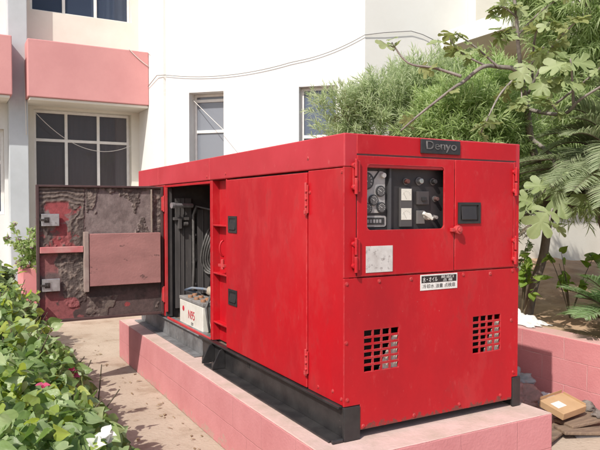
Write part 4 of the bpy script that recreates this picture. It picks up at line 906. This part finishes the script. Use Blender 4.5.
def limb(mb, pts, r0, r1, n=9):
    pts = [Vector(p) for p in pts]; fine = []
    for i in range(len(pts) - 1):
        p0 = pts[max(i - 1, 0)]; p1 = pts[i]; p2 = pts[i + 1]; p3 = pts[min(i + 2, len(pts) - 1)]
        for k in range(6):
            t = k / 6; fine.append(0.5 * ((2 * p1) + (p2 - p0) * t + (2 * p0 - 5 * p1 + 4 * p2 - p3) * t * t + (3 * p1 - p0 - 3 * p2 + p3) * t ** 3))
    fine.append(pts[-1]); m = len(fine)
    mb.tube(fine, [r0 + (r1 - r0) * i / (m - 1) for i in range(m)], n); return fine

def leafy_shrub(name, base, label, cat, trunks, vols, leafmat, leafL, leafW, group=None, nclump=60, per=9, spread=0.13, droop=0.25, up=0.5, nl=14, tl=0.16, trunk_r=0.035):
    t = thing(name, base, label, cat, group); mb = MB()
    cl = []
    for i, (c, r, n) in enumerate(vols):
        cs_ = clumps(c, r, n, i * 3.7 + base[0]); cl += cs_
    for c, r, n in vols:
        for k in range(4):
            d = Vector(unit(1)[0]); e = Vector(c) + Vector((d.x * r[0], d.y * r[1], d.z * r[2])) * 0.7; b = Vector(base) + Vector((random.uniform(-.12, .12), random.uniform(-.12, .12), 0))
            limb(mb, [b, b.lerp(Vector(c), 0.5) + Vector((random.uniform(-.1, .1), random.uniform(-.1, .1), 0.1)), Vector(c).lerp(e, 0.4), e], trunk_r, 0.006)
    for c in cl[::3]:
        ctr = Vector(vols[0][0]); limb(mb, [c.lerp(ctr, 0.45), c.lerp(ctr, 0.2) + Vector((0, 0, 0.03)), c], 0.008, 0.003, 5)
    mb.build('trunk', BARK, t, smooth=True)
    sets = [(scatter(narrow(3, droop), *sprigs(cl, vols[0][0], per, leafL, leafW, spread, up, nl, tl)), 0)]
    leaf_obj('crown', sets, [leafmat], t); return t

leafy_shrub('oleander_shrub', (2.75, 2.75, 0.45), 'grey green narrow leaved shrub in front of the second canted window', 'shrub', 3,
            [((2.42, 2.80, 2.25), (0.48, 0.50, 0.68), 95), ((2.80, 2.60, 2.42), (0.58, 0.52, 0.66), 95), ((1.93, 2.98, 2.42), (0.17, 0.22, 0.32), 14), ((2.5, 2.8, 1.4), (0.65, 0.55, 0.6), 45)],
            LEAF_A, 0.088, 0.0090, per=14, spread=0.18, droop=0.2, up=0.6, nl=17, tl=0.15)
leafy_shrub('oleander_shrub', (3.0, 2.3, 0.5), 'bright green narrow leaved shrub directly behind the generator nameplate', 'shrub', 3,
            [((2.62, 1.95, 2.20), (0.52, 0.42, 0.48), 95), ((3.05, 2.10, 2.45), (0.50, 0.42, 0.42), 80), ((2.75, 2.0, 1.5), (0.6, 0.45, 0.6), 45)],
            LEAF_B, 0.090, 0.0100, per=14, spread=0.17, droop=0.3, up=0.6, nl=16, tl=0.14)
leafy_shrub('willow_tree', (5.0, 1.9, 0.6), 'tall soft green tree with drooping narrow leaves at upper right', 'tree', 3,
            [((4.35, 1.95, 3.75), (0.75, 0.65, 0.6), 95), ((5.1, 1.5, 3.4), (0.85, 0.7, 0.8), 110), ((4.6, 2.0, 2.8), (0.8, 0.6, 0.6), 80), ((5.6, 0.9, 2.6), (0.8, 0.6, 0.7), 60), ((4.7, 2.3, 2.05), (0.9, 0.6, 0.5), 70)],
            LEAF_C, 0.15, 0.013, per=10, spread=0.19, droop=0.45, up=0.1, trunk_r=0.06)

# --- fig tree
fig = thing('fig_tree', (3.27, 1.73, 0.45), 'fig tree with slanting grey trunk and large lobed leaves', 'tree')
tm = MB(); A = lambda *p: Vector(p)
limb(tm, [(3.22, 1.73, 0.40), (3.30, 1.72, 0.75), (3.40, 1.68, 1.1), (3.36, 1.62, 1.6), (3.12, 1.60, 2.1), (2.98, 1.55, 2.5)], 0.05, 0.03, 12)
tm.build('trunk', BARK, fig, smooth=True)
bm_ = MB()
tips = []; along = []
def br(pts, r0=0.022, r1=0.007):
    fine = limb(bm_, pts, r0, r1, 8); along.append(fine); tips.append((Vector(pts[-1]), (Vector(pts[-1]) - Vector(pts[-2])).normalized()))
br([(3.0, 1.56, 2.45), (2.72, 1.40, 2.85), (2.60, 1.34, 3.25), (2.52, 1.36, 3.55)], 0.022, 0.009)
br([(3.0, 1.56, 2.40), (2.62, 1.30, 2.66), (2.42, 1.36, 2.71), (2.22, 1.34, 2.68), (2.10, 1.44, 2.56), (1.98, 1.42, 2.50), (1.76, 1.60, 2.28), (1.66, 1.70, 2.16)], 0.024, 0.007)
br([(2.05, 1.40, 2.60), (1.90, 1.55, 2.68), (1.72, 1.68, 2.73), (1.60, 1.75, 2.90)], 0.014, 0.006)
br([(2.40, 1.32, 2.69), (2.22, 1.40, 2.85), (2.05, 1.48, 2.98)], 0.012, 0.005)
br([(2.25, 1.34, 2.70), (2.06, 1.42, 2.80), (1.98, 1.47, 2.92)], 0.010, 0.005)
br([(2.60, 1.30, 2.66), (2.40, 1.18, 2.56), (2.2, 1.14, 2.40), (1.95, 1.07, 2.10)], 0.012, 0.005)
br([(3.0, 1.56, 2.42), (2.85, 1.05, 2.30), (2.75, 0.80, 2.38), (2.80, 0.55, 2.50)], 0.020, 0.007)
br([(2.80, 0.90, 2.33), (2.68, 0.82, 2.5), (2.60, 0.78, 2.68)], 0.014, 0.006)
br([(3.1, 1.58, 2.15), (2.85, 1.15, 1.95), (2.62, 0.90, 1.72), (2.46, 0.74, 1.60)], 0.022, 0.007)
br([(2.62, 0.90, 1.72), (2.42, 0.90, 1.62), (2.24, 0.88, 1.55)], 0.010, 0.005)
br([(2.55, 0.82, 1.66), (2.36, 0.74, 1.5), (2.24, 0.66, 1.42)], 0.010, 0.005)
br([(2.62, 0.90, 1.72), (2.66, 0.75, 1.68), (2.75, 0.68, 1.66)], 0.010, 0.005)
br([(2.80, 1.40, 2.7), (2.66, 1.15, 2.78), (2.58, 1.02, 2.82)], 0.012, 0.005)
br([(2.62, 1.34, 3.15), (2.48, 1.36, 3.22), (2.40, 1.38, 3.20)], 0.010, 0.005)
br([(2.95, 1.50, 2.55), (2.90, 1.2, 2.9), (2.95, 0.95, 3.1)], 0.014, 0.006)
br([(2.55, 1.27, 2.65), (2.47, 1.15, 2.5), (2.40, 1.08, 2.36)], 0.009, 0.004)
br([(2.66, 1.38, 3.0), (2.78, 1.2, 3.2), (2.86, 1.0, 3.3)], 0.010, 0.004)
br([(2.85, 1.05, 2.30), (2.66, 0.95, 2.30), (2.50, 0.92, 2.40)], 0.010, 0.004)
br([(2.9, 1.25, 2.36), (3.0, 0.9, 2.6), (3.02, 0.75, 2.72)], 0.012, 0.005)
br([(3.0, 1.5, 2.6), (2.75, 1.25, 3.0), (2.72, 1.05, 3.05)], 0.012, 0.005)
br([(2.62, 1.32, 2.95), (2.50, 1.28, 3.02), (2.38, 1.30, 2.95)], 0.009, 0.004)
br([(2.9, 1.35, 2.5), (2.72, 1.0, 2.58), (2.60, 0.95, 2.55)], 0.010, 0.004)
bm_.build('branches', BARKF, fig, smooth=True)
P = []; D = []; N_ = []; Lh = []; kind = []
ctrC = np.array(CAM)
for i, (p, d) in enumerate(tips):
    n = random.choice((2, 3, 4)) if i not in (1,) else 1
    if i in (8, 9, 10, 11): n = 1
    for k in range(n):
        dd = np.array(d) * 0.35 + unit(1)[0] * np.array([0.9, 0.9, 0.55]) + np.array([0, 0, -0.12])
        P.append(np.array(p) + unit(1)[0] * 0.05 - np.array(d) * 0.06 * rng.random()); D.append(dd)
        N_.append(np.array([-0.15, -0.12, 0.95]) + rng.normal(size=3) * 0.35); Lh.append(rng.uniform(0.09, 0.17)); kind.append(0 if i in (6, 7, 8, 9, 10, 11) or rng.random() < 0.45 else 1)
for i, fine in enumerate(along):
    if i in (6, 7, 8, 9, 10, 11): continue
    for k in range(3 if i in (1, 2) else 8):
        p = fine[random.randrange(len(fine) * (2 if i in (0, 1) else 1) // 3, len(fine))]
        P.append(np.array(p)); D.append(unit(1)[0] * np.array([1, 1, 0.5]) + np.array([-0.1, -0.1, -0.35])); N_.append(np.array([-0.15, -0.15, 0.9]) + rng.normal(size=3) * 0.45)
        Lh.append(rng.uniform(0.06, 0.14)); kind.append(0 if rng.random() < 0.55 else 1)
# the few big leaves that hang nearest, beside the right door hinge
for p, d, L_ in (((2.43, 0.78, 1.66), (-0.10, -0.35, -0.45), 0.25), ((2.30, 0.72, 1.50), (-0.35, 0.12, -0.50), 0.24), ((2.46, 0.72, 1.72), (0.3, -0.4, 0.12), 0.20), ((2.30, 0.86, 1.56), (-0.75, 0.45, -0.22), 0.22), ((2.38, 0.78, 1.68), (-0.5, 0.3, 0.10), 0.18), ((2.30, 0.86, 1.55), (-0.55, 0.2, 0.25), 0.16),
                 ((2.62, 0.82, 2.66), (-0.6, 0.4, -0.12), 0.21), ((2.62, 0.80, 2.66), (0.5, -0.5, -0.05), 0.19), ((2.55, 0.95, 2.55), (-0.4, 0.1, -0.5), 0.18), ((2.60, 0.85, 2.52), (0.35, -0.5, -0.2), 0.17), ((2.45, 1.08, 2.68), (-0.25, 0.1, -0.6), 0.19)):
    P.append(np.array(p)); D.append(np.array(d)); N_.append(np.array([-0.55, -0.6, 0.6]) + rng.normal(size=3) * 0.12); Lh.append(L_); kind.append(0)
P, D, N_, Lh, kind = map(np.array, (P, D, N_, Lh, kind))
sets = []
for kk in (0, 1):
    s_ = kind == kk; sets.append((scatter(fig_leaf(), P[s_], D[s_], N_[s_], Lh[s_], Lh[s_] * 1.0), kk))
leaf_obj('leaves', sets, [LEAF_FIG, LEAF_FIGD], fig)

# --- palms: rachis and feathered leaflets
def palm(name, base, label, crown_z, fronds, mats, leafL, leafW, trunk_r, pairs=46, seed=1):
    random.seed(seed)
    t = thing(name, base, label, 'palm'); b = Vector(base)
    if crown_z > 0.05:
        tr = MB(); n = 16; pts = [b + Vector((0.02 * math.sin(i), 0.02 * math.cos(i * 1.3), crown_z * i / n)) for i in range(n + 1)]
        tr.tube(pts, [trunk_r * (1 + (0.10 if i % 2 else -0.05)) for i in range(n + 1)], 14); tr.build('trunk', BARK, t, smooth=False)
    top = b + Vector((0, 0, crown_z)); rm = MB(); groups = {}
    for (az, el, ln, drp, mi) in fronds:
        a = rad(az); e = rad(el); d0 = Vector((math.cos(a) * math.cos(e), math.sin(a) * math.cos(e), math.sin(e))); pts = []
        for i in range(15):
            s = i / 14; pts.append(top + d0 * ln * s + Vector((0, 0, -drp * ln * s * s)))
        rm.tube(pts, [0.013 * (1 - 0.8 * i / 14) for i in range(15)], 6)
        for k in range(pairs):
            s = 0.12 + 0.88 * (k + 0.5) / pairs; f_ = s * 14; i = min(int(f_), 13); p = pts[i].lerp(pts[i + 1], f_ - i); tg = (pts[i + 1] - pts[i]).normalized()
            sd = tg.cross(Vector((0, 0, 1))).normalized(); upv = sd.cross(tg)
            for sg in (1, -1):
                dd = tg * (0.55 + 0.5 * s) + sd * sg * 0.85 + upv * 0.28 + Vector(rng.normal(size=3)) * 0.06
                groups.setdefault(mi, []).append((p, dd, upv + sd * (-sg) * 0.35, leafL * (0.35 + 0.9 * math.sin(math.pi * min(1, s * 0.92 + 0.06))) * random.uniform(0.9, 1.1)))
    rm.build('frond_stems', STEM, t, smooth=True)
    sets = []
    for mi, gl in groups.items():
        P, D, N_, L_ = (np.array([np.array(g_[i]) for g_ in gl]) for i in range(4))
        sets.append((scatter(narrow(3, 0.18), P, D, N_, L_, np.full(len(L_), leafW)), mi))
    leaf_obj('fronds', sets, mats, t); return t
fr1 = []
for k in range(26):
    fr1.append((100 + k * 7 + random.uniform(-4, 4), random.uniform(25, 60), random.uniform(1.0, 1.4), random.uniform(0.45, 0.75), 0))
for k in range(15):
    fr1.append((125 + k * 10, random.uniform(14, 30), random.uniform(1.0, 1.3), random.uniform(0.3, 0.5), 0))
for k in range(9):
    fr1.append((150 + k * 11 + random.uniform(-4, 4), random.uniform(58, 78), random.uniform(1.1, 1.45), random.uniform(0.35, 0.5), 0))
for k in range(10):
    fr1.append((-75 + k * 19, random.uniform(15, 55), random.uniform(1.0, 1.3), random.uniform(0.4, 0.6), 0))
for k in range(4):
    fr1.append((120 + k * 9, random.uniform(-10, 5), random.uniform(0.7, 0.95), random.uniform(0.3, 0.5), 1))
palm('palm_tree', (3.42, 0.80, 0.5), 'grey green feather palm with arching fronds beside the fig tree', 1.22, fr1, [LEAF_PALM, LEAF_DRY], 0.20, 0.010, 0.09, 84, 3)
fr2 = [(az + random.uniform(-6, 6), random.uniform(28, 70), random.uniform(0.65, 0.95), random.uniform(0.25, 0.5), 0) for az in range(0, 360, 13)]
palm('palm_plant', (2.92, 0.40, 0.5), 'low bright green feather palm just behind the garden wall', 0.03, fr2, [LEAF_PALMG], 0.19, 0.011, 0.05, 60, 5)

# --- small leafy seedlings on the soil bed
def seedling(base, h, label, nleaf=22, L_=0.10, mats=None, spread=0.2, W_=0.5):
    t = thing('seedling', base, label, 'plant', 'seedlings on the soil bed'); mb = MB(); b = Vector(base); P = []; D = []
    for k in range(6):
        e = b + Vector((random.uniform(-spread, spread), random.uniform(-spread, spread), h * random.uniform(0.6, 1))); pts = limb(mb, [b, b.lerp(e, 0.5) + Vector((0, 0, 0.05)), e], 0.006, 0.002, 5)
        for j in range(nleaf // 6 + 1):
            P.append(np.array(pts[random.randrange(len(pts) // 2, len(pts))])); D.append(unit(1)[0] + np.array([0, 0, 0.1]))
    mb.build('stems', STEM, t); P = np.array(P); D = np.array(D); n = len(P)
    leaf_obj('leaves', [(scatter(heart(), P, D, np.tile([-0.3, -0.3, 0.8], (n, 1)) + rng.normal(size=(n, 3)) * 0.3, L_ * rng.uniform(0.7, 1.2, n), L_ * W_ * 1.6 * rng.uniform(0.8, 1.1, n)), 0)], mats or [LEAF_B], t)
LEAF_S = leaf_mat('yellow_green_leaf', [(0.14, 0.24, 0.03), (0.20, 0.30, 0.05), (0.26, 0.34, 0.08)], 0.4)
seedling((2.95, 1.55, 0.48), 0.62, 'yellow green seedling close behind the generator side', 30, 0.09, [LEAF_S])
seedling((3.30, 1.30, 0.50), 0.62, 'bright leafed seedling in front of the pale wall beside the fig trunk', 20, 0.10, [LEAF_S])
seedling((2.95, 1.75, 0.48), 0.85, 'tangled twiggy seedling left of the fig trunk', 60, 0.07, [LEAF_A])
seedling((4.1, 1.4, 0.6), 0.6, 'spreading seedling in shade behind the low palm', 30, 0.10, [LEAF_B])

# --- plant in the planter
pt = thing('flowering_plant', (-0.45, 6.9, 0.70), 'bushy green plant with small mauve tips in the pink planter', 'plant')
mb = MB(); P = []; D = []; Pf = []
for k in range(60):
    b = Vector((random.uniform(-0.80, 0.10), random.uniform(6.6, 7.2), 0.66)); e = b + Vector((random.uniform(-0.36, 0.12), random.uniform(-0.28, 0.12), random.uniform(0.05, 0.62)))
    pts = limb(mb, [b, b.lerp(e, 0.5) + Vector((0, 0, 0.08)), e], 0.006, 0.002, 4)
    for j in range(30):
        P.append(np.array(pts[random.randrange(3, len(pts))]) + rng.normal(size=3) * 0.02); D.append(unit(1)[0] + np.array([0, 0, 0.25]))
    for j in range(7): Pf.append(np.array(e) + rng.normal(size=3) * 0.02)
mb.build('stems', STEM, pt); P, D = np.array(P), np.array(D); n = len(P)
leaf_obj('leaves', [(scatter(heart(), P, D, rng.normal(size=(n, 3)) + np.array([0, -0.3, 0.7]), rng.uniform(0.04, 0.085, n), rng.uniform(0.035, 0.06, n)), 0)], [LEAF_B], pt)
MAUVE = leaf_mat('mauve_petal', [(0.30, 0.18, 0.26), (0.42, 0.28, 0.36)], 0.3)
for k in range(0, len(Pf), 7):
    Q = np.array(Pf[k:k + 7]); n = len(Q); Q = Q.mean(axis=0) + (Q - Q.mean(axis=0)) * 0.6
    leaf_obj('flower', [(scatter(heart(), Q, unit(n) + np.array([0, 0, 0.4]), unit(n), rng.uniform(0.025, 0.04, n), rng.uniform(0.02, 0.035, n)), 0)], [MAUVE], pt)

# --- hedge in the foreground
def hedge_top(x, y):
    e = max(0.0, min(1.0, (-0.98 + 0.10 * noise.noise((y * 1.6, 2, 0)) - x) / 0.36))
    base = 0.30 + 0.58 * math.sin(e * math.pi / 2) ** 0.8
    return base + 0.16 * noise.noise((x * 2.1, y * 1.5, 0)) + 0.09 * noise.noise((x * 5, y * 5, 4)) + 0.035 * max(0, y - 2.5)
def hedge(name, y0, y1, n, label, mats, sizes, lime, flower_specs):
    t = thing(name, (-1.7, (y0 + y1) / 2, 0.1), label, 'bush'); mb = MB(); P = []; D = []; N_ = []; K = []
    while len(P) < n:
        y = random.uniform(y0, y1); x = random.uniform(-2.3, -0.80)
        edge = -0.90 + 0.13 * noise.noise((y * 1.6, 2, 0))
        if x > edge: continue
        zt = hedge_top(x, y)
        if x > edge - 0.22 and random.random() < 0.55: z = random.uniform(0.10, zt)
        else: z = zt - abs(random.gauss(0, 0.13))
        if z < 0.06: continue
        if noise.noise((x * 5.2, y * 5.2, z * 5.2)) < -0.16: continue
        P.append((x, y, z)); side = max(0.0, min(1.0, (x - edge + 0.40) / 0.40))
        N_.append(np.array([0.55 * side - 0.35, -0.35, 0.85]) + rng.normal(size=3) * 0.75); D.append(unit(1)[0] * np.array([1, 1, 0.5]) + np.array([0.25 * side, -0.1, -0.25]))
        K.append(1 if (random.random() < 0.05 + lime * max(0, noise.noise((x * 3.3, y * 3.3, z * 3 + 8)) * 1.9)) else 0)
    sh_ = []
    for k in range(int((y1 - y0) * 11)):
        y = random.uniform(max(y0, 0.5), y1); x = random.uniform(-1.7, -1.22); zt = hedge_top(x, y) - 0.08; hh = random.uniform(0.08, 0.20) * (0.5 if y > 3.6 else 1)
        b = Vector((x, y, zt)); e = b + Vector((random.uniform(-.06, .14), random.uniform(-.08, .08), hh)); sh_.append((b, e))
        for q_ in range(int(6 + hh * 40)):
            t_q = random.random(); P.append(tuple(b.lerp(e, t_q) + Vector(rng.normal(size=3)) * 0.015)); D.append(unit(1)[0] + np.array([0, 0, 0.05])); N_.append(np.array([-0.2, -0.2, 0.8]) + rng.normal(size=3) * 0.5); K.append(1 if random.random() < 0.22 else 0)
    for b, e in sh_: mb.tube([b, e], [0.005, 0.002], 5)
    P, D, N_, K = map(np.array, (P, D, N_, K)); L_ = rng.uniform(*sizes, len(P))
    for k in range(330 if n > 3000 else 120):
        y = random.uniform(y0, y1); x = random.uniform(-2.2, -1.02); b = Vector((x, y, 0.02)); zt = hedge_top(x, y) - 0.12
        limb(mb, [b, b + Vector((random.uniform(-.1, .12), random.uniform(-.1, .1), zt * 0.55)), b + Vector((random.uniform(-.14, .2), random.uniform(-.15, .15), zt))], 0.007, 0.003, 5)
    mb.build('stems', STEM, t, smooth=True)
    leaf_obj('leaves', [(scatter(heart(0.22), P[K == k], D[K == k], N_[K == k], L_[K == k], L_[K == k] * 0.92), k) for k in (0, 1)], mats, t)
    for (p, n_, L0, m) in flower_specs:
        Pp = np.tile(np.array(p), (n_, 1)) + rng.normal(size=(n_, 3)) * L0 * 0.25; dd = unit(n_); dd[:, 2] = np.abs(dd[:, 2]) * 0.6
        leaf_obj('flower', [(scatter(heart(0.3), Pp, dd, np.tile([-0.2, -0.3, 0.9], (n_, 1)), np.full(n_, L0), np.full(n_, L0 * 0.9)), 0)], [m], t)
    return t
PINKF = leaf_mat('magenta_bract', [(0.52, 0.06, 0.14), (0.62, 0.12, 0.22)], 0.35)
WHITEF = leaf_mat('white_petal', [(0.74, 0.73, 0.68), (0.8, 0.79, 0.75)], 0.3)
def fl_at(px, py, z): p = on_plane(px, py, 2, z); return (p.x, p.y, p.z)
hedge('bougainvillea_bush', -1.9, 2.9, 14000, 'broad leaved green bush with a few magenta bracts in the near left corner', [LEAF_H1, LEAF_H2], (0.040, 0.074), 0.46,
      [(fl_at(73, 374, 0.76), 6, 0.036, PINKF), (fl_at(68, 381, 0.78), 3, 0.028, PINKF), (fl_at(41, 387, 1.0), 3, 0.022, PINKF), (fl_at(103, 440, 0.84), 10, 0.036, WHITEF), (fl_at(95, 445, 0.84), 6, 0.034, WHITEF)])
hedge('bougainvillea_bush', 2.9, 5.1, 4500, 'darker dense end of the bushes nearest the open cabinet door', [leaf_mat('dull_green_leaf', [(0.085, 0.13, 0.045), (0.15, 0.205, 0.085), (0.22, 0.28, 0.14)], 0.3, 0.5, vein=0.2), LEAF_H2], (0.055, 0.10), 0.10, [])
